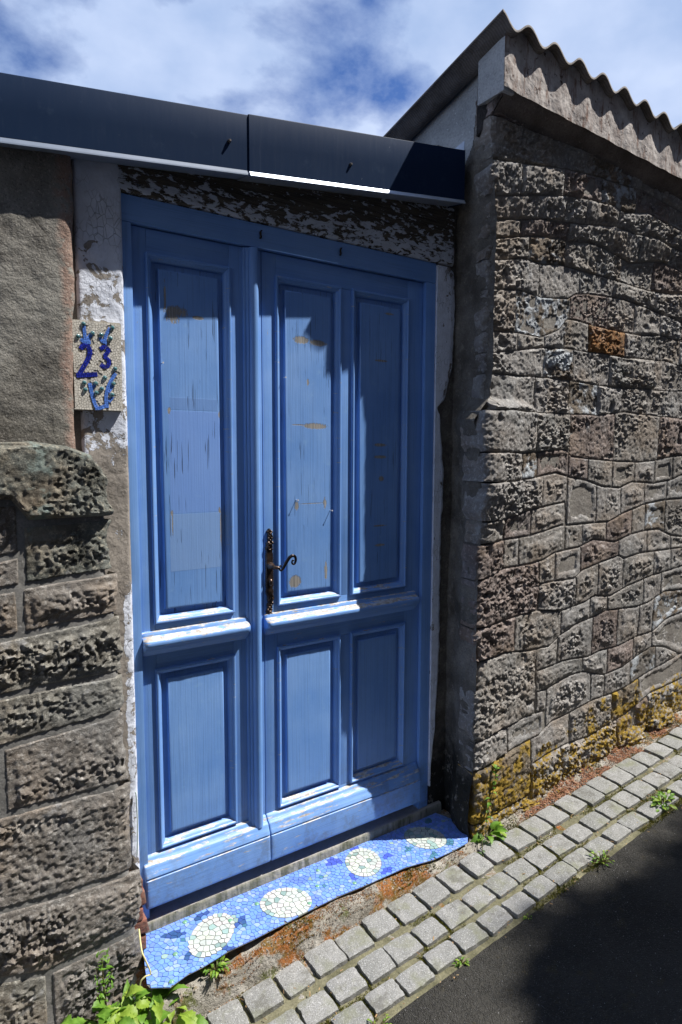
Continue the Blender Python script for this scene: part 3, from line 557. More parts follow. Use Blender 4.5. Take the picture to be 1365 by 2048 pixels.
# cornice and its return block
pf = [(-.277, 2.722), (-.277, 2.80), (-.15, 2.80), (-.15, 2.60), (-.198, 2.640), (-.203, 2.650), (-.262, 2.700)]
nx = 160; xx = np.linspace(1.244, 3.72, nx); pts = np.array(pf+[pf[0]])
Yc = pts[None, :, 0]+0*xx[:, None]; Zc = pts[None, :, 1]-.035*(xx[:, None]-1.25)
dn = .006*fbm(xx[:, None], Yc*3, Zc, 8, 4, 3)+.003*fbm(xx[:, None], Yc, Zc, 40, 3, 5); dn[:, -1] = dn[:, 0]
Xc = xx[:, None]+0*Yc; endr = np.array([0, .0, 0, 0, .034, .030, .006, 0])
Xc[0, :] += endr; Xc[0] += .002*np.sin(np.arange(8))
co_ = gridmesh('cornice', np.stack([Xc, Yc-dn*.8, Zc+dn], -1), M_cornice, OB, sm=50)
bm = bmesh.new(); bm.from_mesh(co_.data); bmesh.ops.holes_fill(bm, edges=[e for e in bm.edges if e.is_boundary]); bm.to_mesh(co_.data); bm.free()
def wave(x): return .0205*np.cos(2*pi*(x-1.19)/.1435)
def roofz(x, y): return 2.913-.046*(x-1.2)+wave(x)-.23*(y+.31)
X, V = np.meshgrid(np.linspace(1.240, 3.72, 900), np.linspace(0, 1, 26))
zt = roofz(X, -.285)-.0045; zb = 2.716-.035*(X-1.25); Z = zb+V*(zt-zb)
Yf = -.2815+.012*V*0-.003*fbm(X, 0, Z, 12, 4, 5)-.0015*fbm(X, 0, Z, 60, 2, 5)+.002*np.cos(2*pi*(X-1.19)/.1435)
gridmesh('roof_fill', np.stack([X, Yf, Z], -1), M_fill, OB, sm=60)
box('return_block', 1.243, 1.30, -.279, -.152, 2.705, 2.885, M_flank, OB, .006)
# corrugated sheet with thickness
nx = 1000; xx = np.linspace(1.197, 3.78, nx); yy = np.array([-.31, -.30, -.2, .2, .9, 1.95])
top_ = np.array([[(x, y, roofz(x, y)+.0035) for x in xx] for y in yy]); bot_ = top_.copy(); bot_[..., 2] -= .0075
rag_ = .002*fbm(xx, 0, 0, 14, 3, 5); top_[0, :, 1] += rag_; bot_[0, :, 1] += rag_
loop = np.concatenate([top_, bot_[::-1], top_[:1]], 0)
rs_ = gridmesh('corrugated_sheet', loop, M_roof, OB, sm=50)
bm = bmesh.new(); bm.from_mesh(rs_.data); bmesh.ops.remove_doubles(bm, verts=bm.verts, dist=1e-5); bmesh.ops.holes_fill(bm, edges=[e for e in bm.edges if e.is_boundary]); bm.to_mesh(rs_.data); bm.free()

# ---------------------------------------------------------------- wall on the left
LW = tag(empty('stone_wall', (-.5, -.1, -.2)), 'squared rough stone wall with a rounded top slab left of the blue door', 'wall')
LY = -.088
rf = interp([[1.40, -.086], [1.316, -.078], [1.112, -.08], [.99, -.059], [.817, -.054], [.703, -.05], [.504, -.058], [.284, -.048], [.121, -.03], [.006, -.023]][::-1] and sorted([[-.3, -.022], [.006, -.023], [.121, -.03], [.284, -.048], [.504, -.058], [.703, -.05], [.817, -.054], [.99, -.059], [1.112, -.08], [1.316, -.078], [1.48, -.10]]))
X, Z = np.meshgrid(np.linspace(0, 1, 90), np.linspace(-.5, 1.42, 220)); Xb = -.95+X*(rf(Z)-.012+.95)
Yb = LY-.003*fbm(Xb, 0, Z, 9, 3, 4)-.001*fbm(Xb, 0, Z, 60, 2, 4)+.02*sst(.985, 1., X); P = np.stack([Xb, Yb, Z], -1); P = np.concatenate([P, P[:, -1:]+np.array([0, .13, 0])], 1)
gridmesh('joint_bed', P, M_ribbon, LW, sm=50)
J = LJ
c_top = interp(J[0]); j1r = interp([[-.303, 1.262], [-.21, 1.262], [-.07, 1.268]]); j1l = interp([[-.9, 1.31], [-.303, 1.318]])
j2 = interp([[-.9, 1.165]]+J[2]); j3 = interp([[-.9, 1.09]]+J[3]); j4 = interp(J[4]); j5 = interp(J[5]); j6 = interp(J[6]); j7 = interp(J[7]); j8 = interp(J[8]); j9 = interp(J[9]); j10 = lambda x: 0*np.asarray(x)-.33
def j1(x): return 1.318-.055*sst(-.325, -.285, np.asarray(x, float))
ls = [(-.95, None, lambda x: c_top(x)+.0, j1, 'left3', dict(bulge=.014, rough=.012, marg=.010, lip=.016, amp_=1.)),
      (-.95, -.60, j1l, j2, 'left', {}), (-.60, -.304, j1l, j2, 'left2', {}), (-.304, None, j1r, j3, 'left3', {}),
      (-.95, -.52, j2, j3, 'left', {}), (-.52, -.304, j2, j3, 'left2', {}),
      (-.95, -.62, j3, j4, 'left2', {}), (-.62, -.312, j3, j4, 'left2', {}), (-.312, None, j3, j4, 'left2', dict(bulge=.006)),
      (-.95, -.70, j4, j5, 'left', {}), (-.70, None, j4, j5, 'left', dict(bulge=.007, rough=.017)),
      (-.95, -.50, j5, j6, 'left', {}), (-.50, None, j5, j6, 'left', {}),
      (-.95, -.372, j6, j7, 'left', {}), (-.372, None, j6, j7, 'left2', {}),
      (-.95, -.64, j7, j8, 'left', {}), (-.64, None, j7, j8, 'left2', dict(rough=.016)),
      (-.95, -.58, j8, j9, 'left', {}), (-.58, None, j8, j9, 'left2', dict(bulge=.007, rough=.017)),
      (-.95, -.53, j9, j10, 'left', {}), (-.53, -.281, j9, j10, 'left', {}), (-.281, None, j9, j10, 'left2', {})]
for k, (a, b, t, bo, mt_, kw) in enumerate(ls):
    q = dict(rough=.013, bulge=.002, marg=.024, lip=.0035, gap=.0085, wob=.003); q.update(kw); fr = b is None
    if fr: zc = float(t(-.15)+bo(-.15))/2; b = float(rf(zc))
    stone('stone', a, b, t, bo, LY, ST[mt_], LW, res=.0040 if b > -.45 else .008, sd_=300+k*7, pk=.25, rightfree=fr, endback=.085, rag=.010, **q)
for k, (x, z, sx, sz) in enumerate(((-.034, .145, .018, .020), (-.030, .105, .020, .022), (-.036, .055, .018, .022), (-.028, .012, .022, .022), (-.034, -.04, .022, .022), (-.03, -.09, .02, .02))):
    o = box('brick', x-sx, x+sx+.006, -.078, -.004, z-sz, z+sz, M_brick, LW, .007, 3)
    me = o.data
    for v in me.vertices: v.co += Vector([.006*float(fbm(v.co.x, v.co.y, v.co.z, 40, 2, s_)) for s_ in (1, 2, 3)])

# plastered upper pier and the wall body behind
LP = tag(empty('plaster_pier', (-.5, -.05, 1.4)), 'rough grey plastered pier above the rounded stone slab at the left edge', 'pier')
X, Z = np.meshgrid(np.linspace(0, 1, 190), np.linspace(1.36, 2.36, 230)); ex = np.interp(Z, [1.36, 1.5, 1.7, 2.05, 2.36], [-.150, -.152, -.148, -.139, -.137])+.006*fbm(0, 0, Z, 9, 4, 3)
Xb = -.95+X*(ex+.95); d = (1-X)*(ex+.95)
Yb = -.050-.006*fbm(Xb, 0, Z, 4, 4, 5)-.0035*fbm(Xb, 0, Z, 24, 4, 6)+.016*np.exp(-d/.010)
P = np.stack([Xb, Yb, Z], -1); P = np.concatenate([P, P[:, -1:]+np.array([-.008, .07, 0])], 1)
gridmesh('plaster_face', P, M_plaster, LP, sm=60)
box('wall_body', -.97, -.125, .0, .30, -.5, 2.30, M_interior, LP)
PO = tag(empty('door_post', (-.07, -.015, 0)), 'post with flaking white paint between plastered pier and blue door', 'post')
X, Z = np.meshgrid(np.linspace(0, 1, 34), np.linspace(-.3, 2.27, 460)); xl = -.128; Xb = xl+X*(-.0015-xl)
Yb = -.014-.0035*fbm(Xb, 0, Z, 14, 4, 7)-.001*fbm(Xb, 0, Z, 60, 2, 2)+.008*np.exp(-np.minimum(X, 1-X)*.127/.003)
P = np.stack([Xb, Yb, Z], -1); P = np.concatenate([P[:, :1]+np.array([0, .08, 0]), P, P[:, -1:]+np.array([0, .08, 0])], 1)
gridmesh('painted_face', P, M_post, PO, sm=50)

# ---------------------------------------------------------------- lintel, right-hand strip
LI = tag(empty('lintel', (.6, 0, 2.2)), 'dark timber lintel with flaking white paint above the blue door', 'lintel')
X, Z = np.meshgrid(np.linspace(-.02, 1.281, 200), np.linspace(0, 1, 70)); Z = 2.181+Z*(.065+.121*(X+.02)+.055)
Yb = -.013-.002*fbm(X*.2, 0, Z, 60, 3, 5)+.008*np.exp(-(Z-2.181)/.004)+.006*np.exp(-(1.281-X)/.004)
P = np.stack([X, Yb, Z], -1); P = np.concatenate([P[:1]+np.array([0, .12, 0]), P], 0); P = np.concatenate([P, P[:, -1:]+np.array([0, .08, 0])], 1)
gridmesh('beam', P, M_lintel, LI, sm=50)
RJ = tag(empty('plastered_jamb', (1.25, 0, 0)), 'narrow plastered jamb with a ragged white painted strip right of the blue door', 'door jamb')
box('jamb_body', 1.197, 1.32, .004, .10, -.30, 2.62, M_dark_plaster, RJ, .002)
zz = np.linspace(.06, 2.172, 300)
rx = np.interp(zz, [.06, .13, .32, .64, 1.055, 1.359, 1.479, 1.60, 1.626, 1.658, 1.778, 1.974, 2.12, 2.157, 2.172], [1.205, 1.203, 1.227, 1.242, 1.238, 1.250, 1.236, 1.222, 1.205, 1.243, 1.281, 1.293, 1.290, 1.284, 1.262])
rx = rx+.004*fbm(0, 0, zz, 26, 4, 8)
X = np.linspace(0, 1, 16)[None, :]; Xb = 1.1965+X*(rx[:, None]-1.1965); Zb = zz[:, None]+0*Xb
Yb = -.008-.0015*fbm(Xb, 0, Zb, 20, 3, 5)+.007*np.maximum(0, X-.8)*5*.6
P = np.stack([Xb, Yb, Zb], -1); P = np.concatenate([P[:, :1]+np.array([0, .02, 0]), P, P[:, -1:]+np.array([.001, .02, 0])], 1); P = np.concatenate([P, P[-1:]+np.array([0, .02, 0])], 0)
gridmesh('white_strip', P, M_strip, RJ, sm=60)

# ---------------------------------------------------------------- the door
LF = .016                                  # face of the leaves, the frame stands at y = 0
FR = tag(empty('door_frame', (.6, 0, 0)), 'blue painted wooden frame around the double door', 'door frame')
box('jamb', .0, .0266, 0, .075, -.03, 2.1025, P_v, FR, .0018); box('jamb', 1.1455, 1.1945, 0, .075, -.03, 2.1025, P_v, FR, .0018)
box('head', .0, 1.1945, -.0008, .075, 2.1035, 2.178, P_h, FR, .002)
for hx_ in (.436, .745):
    U, V = np.meshgrid(np.linspace(0, 2*pi, 11), np.linspace(0, 1, 5))
    gridmesh('peg', np.stack([hx_+.0035*np.cos(U)+.002*np.sin(V*7), -.004+.0035*np.sin(U)-.006*V, 2.132+.024*V], -1), M_lever, FR, sm=60)

def ringframe(name, x0, x1, z0, z1, prof, yb, mat, parent, cap=False):
    vs, fs = [], []
    for (u, h) in prof: vs += [(x0+u, yb-h, z0+u), (x1-u, yb-h, z0+u), (x1-u, yb-h, z1-u), (x0+u, yb-h, z1-u)]
    for k in range(len(prof)-1):
        for i in range(4):
            j = (i+1) % 4; fs.append((4*k+i, 4*k+j, 4*k+4+j, 4*k+4+i))
    if cap: k = 4*(len(prof)-1); fs.append((k, k+1, k+2, k+3))
    return mesh(name, vs, fs, mat, parent, sm=32)
MP = [(0, -.004), (0, .004), (.0012, .0075), (.004, .0092), (.0075, .0085), (.0095, .006), (.0105, .0035), (.013, .002), (.017, -.002), (.0205, -.008), (.022, -.0125), (.022, -.020)]
MPB = [(0, -.004), (0, .004), (.0012, .0065), (.004, .0078), (.0075, .0072), (.0095, .005), (.0105, .0030), (.013, .001), (.017, -.003), (.0205, -.009), (.022, -.0125), (.022, -.020)]
def panel(x0, x1, z0, z1, mat, parent, b=.021):
    ringframe('panel', x0+.018, x1-.018, z0+.018, z1-.018, [(0, -.016), (b-.002, -.016), (b, -.0150), (b+.0015, -.0045), (b+.003, -.003), (b+.006, -.0022), (b+.010, -.002)], LF, mat, parent, True)
def moulding(x0, x1, z0, z1, parent): ringframe('moulding', x0, x1, z0, z1, MP, LF, P_mould, parent)
def sweep(name, x0, x1, prof, mat, parent, endk=((0, .72), (.004, .93), (.010, 1.)), hard=None):
    xs_ = [x0+a for a, k in endk]+[x1-a for a, k in reversed(endk)]; ks = [k for a, k in endk]+[k for a, k in reversed(endk)]
    m_ = []
    for i in range(len(xs_)-1):
        m_.append((xs_[i], ks[i]))
        if xs_[i+1]-xs_[i] > .05:
            nn = int((xs_[i+1]-xs_[i])/.008)
            m_ += [(xs_[i]+(xs_[i+1]-xs_[i])*j/nn, 1) for j in range(1, nn)]
    m_.append((xs_[-1], ks[-1])); P = []
    zc = sum(z for h, z in prof)/len(prof)
    for x, k in m_:
        w = .0012*float(fbm(x, 0, 0, 22, 3, 4)); P.append([(x, LF-h*k-w*(h > .01), zc+(z-zc)*(1-(1-k)*.25)+w*.6*(h > .01)) for h, z in prof])
    P = np.array(P); o = gridmesh(name, P, mat, parent, sm=40)
    bm = bmesh.new(); bm.from_mesh(o.data)
    vsx = [[v for v in bm.verts if abs(v.co.x-xx_) < 1e-6] for xx_ in (x0, x1)]
    for i in (0, len(P)-1):
        bm.verts.ensure_lookup_table(); n_ = P.shape[1]; f = [bm.verts[i*n_+j] for j in range(n_)]
        try: bm.faces.new(f if i else f[::-1])
        except ValueError: pass
    bm.to_mesh(o.data); bm.free(); return o
CAP = [(0, .897), (.010, .8945), (.0125, .889), (.0135, .884), (.026, .8785), (.0345, .8755), (.0385, .871), (.0400, .865), (.0390, .857), (.0355, .8515), (.029, .8495), (.021, .8485), (.019, .843), (.0165, .836), (.010, .829), (.007, .822), (0, .8205)]
WBP = [(0, .1745), (.008, .171), (.0115, .165), (.014, .1585), (.0235, .1530), (.0275, .1490), (.0285, .1430), (.033, .135), (.0375, .1265), (.0395, .1195), (.0365, .1165), (.0375, .1135), (.0405, .1115), (.0430, .030), (.0415, .024), (.036, .0185), (0, .017)]

def rails(xa, xb, parent, stiles):
    """stiles: list of (x0, x1, z0, z1)"""
    for (x0, x1, z0, z1) in stiles: box('stile', x0, x1, LF, LF+.042, z0, z1, P_v, parent, .0012)
DL = tag(empty('door_leaf', (.03, LF, .003)), 'narrow left leaf of the blue panelled door, without a handle', 'door', 'leaves of the blue double door')
DR = tag(empty('door_leaf', (1.14, LF, .003)), 'wide right leaf of the blue panelled door with four panels and a scrolled lever', 'door', 'leaves of the blue double door')
A1, A2, B1, B2, C1, C2 = .0686, .3376, .4969, .7615, .8073, 1.0727
rails(0, 0, DL, [(.0285, A1+.004, .006, 2.100), (A2-.004, .4465, .006, 2.100)])
for z0, z1, m_ in ((2.031-.004, 2.0995, P_h), (.7739-.004, .9175+.004, P_hw), (.0065, .1818+.004, P_hw)): box('rail', A1+.0045, A2-.0045, LF+.0006, LF+.0415, z0, z1, m_, DL, .001)
rails(0, 0, DR, [(.4492, B1+.004, .006, 2.100), (C2-.004, 1.1435, .006, 2.100)])
for z0, z1, m_ in ((2.031-.004, 2.0995, P_h), (.7739-.004, .9175+.004, P_hw), (.0065, .1818+.004, P_hw)): box('rail', B1+.0045, C2-.0045, LF+.0006, LF+.0415, z0, z1, m_, DR, .001)
for z0, z1 in ((.9220, 2.0262), (.1863, .7695)): box('mullion', B2-.004, C1+.004, LF+.0003, LF+.0412, z0, z1, P_v, DR, .001)
for (a, b, par, mu, ml) in ((A1, A2, DL, P_pl, P_v), (B1, B2, DR, P_pr, P_v), (C1, C2, DR, P_pr, P_v)):
    moulding(a, b, .9175, 2.031, par); panel(a, b, .9175, 2.031, mu, par)
    moulding(a, b, .1818, .7739, par); panel(a, b, .1818, .7739, ml, par)
    for zz_ in (.9175, .1818):          # the bottom moulding takes the weather
        pr_ = [(h+.0006, zz_+u) for u, h in MP[1:-1]][::-1]
        P = np.array([[(x, LF-h, z) for h, z in pr_] for x in np.linspace(0, 1, 2)])
        P[0, :, 0] = a+np.array([u for u, h in MP[1:-1]][::-1]); P[1, :, 0] = b-np.array([u for u, h in MP[1:-1]][::-1])
        gridmesh('bottom_moulding', P, P_hw, par, sm=32)
sweep('cap_rail', .028, .3835, CAP, P_sill, DL); sweep('cap_rail', .447, 1.1225, CAP, P_sill, DR)
sweep('weatherboard', .0135, .4452, WBP, P_hw, DL, ((0, .93), (.002, .98), (.004, 1.))); sweep('weatherboard', .4492, 1.139, WBP, P_hw, DR, ((0, .93), (.002, .98), (.004, 1.)))
# half-round cover strip over the meeting stiles
ap = [(.380, 0), (.3805, .006), (.3845, .0085), (.3885, .0085), (.3895, .0125), (.3935, .0155), (.3965, .0155), (.3980, .021), (.4020, .0265), (.4075, .0300), (.4135, .0312), (.4195, .0300), (.4245, .0260), (.4280, .0200), (.4300, .012), (.4310, 0)]
P = np.array([[(x+.0006*float(fbm(0, 0, z, 6, 2, 3)), LF-h, z) for x, h in ap] for z in np.linspace(.150, 2.0985, 140)])
P = np.concatenate([P[:1]*np.array([1, 1, 1])+np.array([0, 0, 0]), P], 0)
P[0, :, 1] = LF; P[0, :, 2] = P[1, :, 2]
o = gridmesh('cover_strip', np.concatenate([P, P[-1:]*np.array([1, 0, 1])+np.array([0, LF, 0])], 0), P_v, DL, sm=30)

def tube(name, pts, rad, mat, parent, seg=12, flat=1.):
    pts = [Vector(p) for p in pts]; n_ = len(pts); P = []
    for i, p in enumerate(pts):
        t = (pts[min(i+1, n_-1)]-pts[max(i-1, 0)]).normalized(); a = t.cross(Vector((0, 1, 0.001))).normalized(); b = t.cross(a).normalized()
        r_ = rad[i] if hasattr(rad, '__len__') else rad
        P.append([tuple(p+a*cos(2*pi*k/seg)*r_+b*sin(2*pi*k/seg)*r_*flat) for k in range(seg+1)])
    P = [[tuple(pts[0])]*(seg+1)]+P+[[tuple(pts[-1])]*(seg+1)]
    return gridmesh(name, np.array(P), mat, parent, sm=60)
def smoothpath(pts, n=8):
    out = []; p = [pts[0]]+list(pts)+[pts[-1]]
    for i in range(1, len(p)-2):
        for k in range(n):
            t = k/n; a, b, c, d = (np.array(q, float) for q in p[i-1:i+3])
            out.append(.5*((2*b)+(-a+c)*t+(2*a-5*b+4*c-d)*t*t+(-a+3*b-3*c+d)*t**3))
    out.append(np.array(pts[-1], float)); return out
# ornate lock plate: scalloped outline, waisted, scroll crest and tail
zc = np.array([.884, .892, .905, .918, .928, .935, .948, .955, .970, .985, .992, 1.005, 1.03, 1.06, 1.10, 1.112, 1.120, 1.130, 1.140, 1.148, 1.158, 1.17, 1.18, 1.190])
wc = np.array([.003, .010, .0125, .009, .013, .0095, .0140, .011, .0155, .0125, .0150, .0145, .0145, .0145, .0145, .012, .0155, .0115, .0140, .0095, .0105, .0085, .0115, .002])
zz = np.linspace(.884, 1.190, 130); ww = np.interp(zz, zc, wc)*(1+.10*np.sin(zz*900)); X = np.linspace(-1, 1, 15)[None, :]
sway = .003*np.sin((zz-1.13)*60)*(np.abs(zz-1.04) > .08)
Xp = .4685+sway[:, None]+X*ww[:, None]; Zp = zz[:, None]+0*Xp; orn = sst(.07, .10, np.abs(Zp-1.04))
hp = .0045*(1-np.abs(X)**6)+.0028*orn*(np.sin(Zp*420)*np.cos(X*5+Zp*90)+.3)+.002*np.exp(-((np.abs(X)-.8)/.12)**2)
gp = gridmesh('lock_plate', np.stack([Xp, LF-.002-hp*1.1, Zp], -1), M_iron, DR, sm=60)
P = np.stack([Xp[:, [0, -1]], 0*Xp[:, [0, -1]]+LF+.001, Zp[:, [0, -1]]], -1)
edge_ = np.stack([np.stack([Xp[:, 0], LF+.001+0*zz, zz], -1), np.stack([Xp[:, 0], LF-.002-hp[:, 0]*1.1, zz], -1)], 1); gridmesh('plate_edge', edge_, M_iron, gp)
edge_ = np.stack([np.stack([Xp[:, -1], LF+.001+0*zz, zz], -1), np.stack([Xp[:, -1], LF-.002-hp[:, -1]*1.1, zz], -1)], 1); gridmesh('plate_edge', edge_, M_iron, gp)
# crest ring, keyhole cover, boss, lever
ring = [(.4685+.0085*sin(t), LF-.008, 1.128+.010*cos(t)) for t in np.linspace(0, 2*pi, 26)]; tube('ring', ring, .0022, M_iron, gp)
tube('crest_scroll', [(.4685+(.009-.0009*i)*sin(i*.55+2.4)+.001, LF-.008, 1.182+(.009-.0009*i)*cos(i*.55+2.4)) for i in range(9)], .0018, M_iron, gp)
tube('tail_scroll', [(.4665+(.008-.0008*i)*sin(-i*.55+.7), LF-.008, .897+(.008-.0008*i)*cos(-i*.55+.7)) for i in range(9)], .0022, M_iron, gp)
tube('keyhole_cover', [(.4685, LF-.008, .996), (.4685, LF-.011, 1.000), (.4685, LF-.012, 1.008), (.4685, LF-.010, 1.014), (.4685, LF-.008, 1.016)], [.0055, .007, .008, .006, .003], M_iron, gp)
U, V = np.meshgrid(np.linspace(0, 2*pi, 25), np.linspace(0, 1, 14)); rr = np.interp(V, [0, .15, .3, .5, .62, .75, .9, 1], [.0135, .0140, .0125, .0085, .0062, .0060, .0072, .0])
gridmesh('boss', np.stack([.4690+rr*np.cos(U), LF-.005-V*.040, 1.062+rr*np.sin(U)], -1), M_iron, gp, sm=60)
lz = [(515, 870), (532, 855), (522, 828), (494, 842), (486, 888), (520, 925), (570, 898), (610, 850), (650, 795), (700, 735), (760, 680), (830, 660), (890, 685), (908, 745), (885, 812), (840, 828), (808, 795), (825, 752), (858, 758)]
def l2w(p): return (.4690+(p[0]-400)*.000150, LF-.050, 1.062-(p[1]-860)*.000176)
pts = smoothpath([l2w(p) for p in lz], 6); n_ = len(pts); t = np.linspace(0, 1, n_); rad = np.interp(t, [0, .2, .3, .45, .6, .8, 1], [.0018, .0026, .0040, .0058, .0055, .0036, .0024])
tube('lever', [(.469, LF-.040, 1.062), (.475, LF-.049, 1.061), (.482, LF-.050, 1.060)], [.006, .0058, .004], M_iron, gp)
tube('lever', pts, rad, M_lever, gp)
for (x, z, p_) in ((.112, 1.715, DL), (.530, 1.700, DR), (.5765, 1.283, DR), (.718, 1.24, DR)):
    tube('nail', [(x, LF+.004, z), (x, LF-.012, z), (x, LF-.014, z)], [.0012, .0012, .0028], M_nail, p_, 8)

# ---------------------------------------------------------------- sheet metal edging over the door
ME = tag(empty('roof_edging', (.5, -.1, 2.3)), 'dark blue sheet metal roof edging sloping above door and pier', 'roof edging')
def edging(x0, x1, zb0, zb1, zt0, zt1, yf, kick=.007):
    def prof(zb, zt): return [(.22, zt+.004), (yf+.012, zt+.001), (yf+.001, zt-.001), (yf, zt-.004), (yf, (zb+zt)/2), (yf, zb+.013)]
    P = np.array([[(x, y, z) for y, z in prof(zb, zt)] for x, zb, zt in ((x0, zb0, zt0), ((x0+x1)/2, (zb0+zb1)/2+.001, (zt0+zt1)/2), (x1, zb1, zt1))])
    s_ = gridmesh('edging_sheet', P, M_fascia, ME, sm=30)
    def lp(zb): return [(yf, zb+.013), (yf-kick*.86, zb+.0035), (yf-kick, zb), (yf-kick*.57, zb-.0015), (yf+.010, zb+.004), (.0, zb+.02)]
    P = np.array([[(x, y, z) for y, z in lp(zb)] for x, zb in ((x0, zb0), (x1, zb1))]); gridmesh('drip_lip', P, M_lip if kick > .005 else M_lipdim, s_)
    return s_
edging(-.96, .372, 2.115, 2.2755, 2.270, 2.4485, -.100, .0022); s2 = edging(.352, 1.2365, 2.2705, 2.3775, 2.4475, 2.5700, -.1035)
mesh('end_cap', [(1.2365, -.1035, 2.379), (1.2365, -.1035, 2.570), (1.2365, .1, 2.574), (1.2365, .1, 2.40)], [(0, 1, 2, 3)], M_fascia, ME)
mesh('roof_deck', [(-.96, .2, 2.272), (1.30, .2, 2.577), (1.30, 1.9, 2.40), (-.96, 1.9, 2.10), (-.96, .2, 2.24), (1.30, .2, 2.545), (1.30, 1.9, 2.37), (-.96, 1.9, 2.07)], [(0, 1, 2, 3), (7, 6, 5, 4), (0, 4, 5, 1), (1, 5, 6, 2), (2, 6, 7, 3), (3, 7, 4, 0)], M_fascia, ME)
box('back_wall', -.97, 1.30, 1.9, 2.0, -.5, 2.5, M_interior, LP)
for (x, z) in ((.288, 2.353), (.718, 2.392)): tube('screw', [(x, -.10, z), (x, -.105, z), (x, -.109, z), (x, -.112, z)], [.0055, .0055, .004, .003], M_screw, ME, 10)
mesh('back_flashing', [(.84, -.035, 2.540), (1.245, -.035, 2.560), (1.245, -.035, 2.602), (.86, -.035, 2.548), (.86, .2, 2.56), (1.245, .2, 2.61)], [(0, 1, 2, 3), (3, 2, 5, 4)], M_fascia, ME)
mesh('zinc_flashing', [(1.2885, -.045, 2.52), (1.2885, -.045, 2.640), (1.2885, .18, 2.600), (1.2885, .18, 2.53), (1.250, -.045, 2.592), (1.22, .18, 2.58)], [(0, 1, 2, 3), (0, 3, 5, 4)], M_zinc, ME)

# ---------------------------------------------------------------- mosaic doorstep
def voronoi(seeds, live):
    S_ = np.array(seeds); out = []
    for i in range(live):
        p = S_[i]; d = np.sum((S_-p)**2, 1); nb = np.argsort(d)[1:26]; poly = [(p[0]-.05, p[1]-.05), (p[0]+.05, p[1]-.05), (p[0]+.05, p[1]+.05), (p[0]-.05, p[1]+.05)]
        for j in nb:
            q = S_[j]; mx_ = (p+q)/2; nx_ = q-p
            if d[j] > .01: break
            res = []; L_ = len(poly)
            for k in range(L_):
                a = poly[k]; b = poly[(k+1) % L_]; da = (a[0]-mx_[0])*nx_[0]+(a[1]-mx_[1])*nx_[1]; db = (b[0]-mx_[0])*nx_[0]+(b[1]-mx_[1])*nx_[1]
                if da <= 0: res.append(a)
                if (da < 0 < db) or (db < 0 < da): t_ = da/(da-db); res.append((a[0]+(b[0]-a[0])*t_, a[1]+(b[1]-a[1])*t_))
            poly = res
            if len(poly) < 3: break
        out.append(poly)
    return out
def tess_geo(poly, gapw, f3, h, r):
    """small prism over a polygon; f3 maps (u, v, height) to space"""
    n_ = len(poly); c = np.mean(poly, 0); q = []
    for p in poly:
        d = np.array(p)-c; l_ = np.hypot(*d); q.append(c+d*max(.3, 1-gapw/max(l_, 1e-5)))
    ta, tb = r.uniform(-.05, .05), r.uniform(-.05, .05)
    vs = [f3(p[0], p[1], 0) for p in q]+[f3(p[0], p[1], h+(p[0]-c[0])*ta+(p[1]-c[1])*tb) for p in q]
    return vs, [tuple(range(n_, 2*n_))]+[(i, (i+1) % n_, (i+1) % n_+n_, i+n_) for i in range(n_)]
def area(p): return abs(sum(p[i][0]*p[(i+1) % len(p)][1]-p[(i+1) % len(p)][0]*p[i][1] for i in range(len(p))))/2
DS = tag(empty('doorstep', (.6, -.1, -.08)), 'doorstep with a pale blue sea mosaic of four turtles below the blue door', 'doorstep')
OUT = [(-.001, -.013), (-.031, -.137), (-.045, -.204), (-.04, -.222), (.007, -.251), (.061, -.236), (.107, -.235), (.199, -.221), (.279, -.221), (.338, -.218), (.405, -.216), (.509, -.209), (.614, -.207), (.724, -.213), (.897, -.216), (1.01, -.239), (1.102, -.242), (1.195, -.236), (1.247, -.184), (1.254, -.082), (1.231, -.014), (1.095, -.006), (.5, -.008)]
def inside(p, pl):
    c = False; n_ = len(pl); j = n_-1
    for i in range(n_):
        if (pl[i][1] > p[1]) != (pl[j][1] > p[1]) and p[0] < (pl[j][0]-pl[i][0])*(p[1]-pl[i][1])/(pl[j][1]-pl[i][1])+pl[i][0]: c = not c
        j = i
    return c
def dist(p, pl):
    b = 9
    for i in range(len(pl)):
        a = np.array(pl[i]); c = np.array(pl[(i+1) % len(pl)]); t_ = np.clip(np.dot(np.array(p)-a, c-a)/np.dot(c-a, c-a), 0, 1); b = min(b, np.hypot(*(a+(c-a)*t_-p)))
    return b
TUR = [((.182, -.130), .095, .064, 130.4-90), ((.445, -.134), .088, .072, 58.8-90), ((.786, -.107), .082, .067, 150.3-90), ((1.077, -.121), .084, .070, -148.6+90)]
def ell(p, c, a, b, ang): 
    t_ = radians(ang); dx, dy = p[0]-c[0], p[1]-c[1]; u, v = dx*cos(t_)+dy*sin(t_), -dx*sin(t_)+dy*cos(t_); return sqrt((u/a)**2+(v/b)**2)
TUR = [(c, a, b, g_) for (c, a, b, g_) in TUR]
LIMB = [((.078, -.062), .036, .018, -20, 0), ((.191, -.036), .022, .012, 10, 0), ((.284, -.125), .026, .012, 20, 0), ((.095, -.165), .024, .012, 50, 0), ((.196, -.212), .024, .012, -30, 0),
        ((.536, -.062), .032, .024, -30, 1), ((.405, -.050), .030, .015, 10, 1), ((.343, -.144), .024, .013, 70, 1), ((.535, -.180), .022, .022, 70, 1),
        ((.697, -.045), .026, .022, 0, 2), ((.805, -.022), .018, .012, 30, 2), ((.888, -.126), .028, .010, 20, 2), ((.707, -.150), .022, .010, 60, 2), ((.828, -.190), .026, .012, 10, 2),
        ((1.138, -.196), .020, .020, 0, 3), ((1.035, -.218), .022, .012, 20, 3), ((.975, -.142), .018, .012, 60, 3), ((1.163, -.045), .02, .012, 40, 3)]
LC = [T_navy, T_mid, T_royal, T_teal]
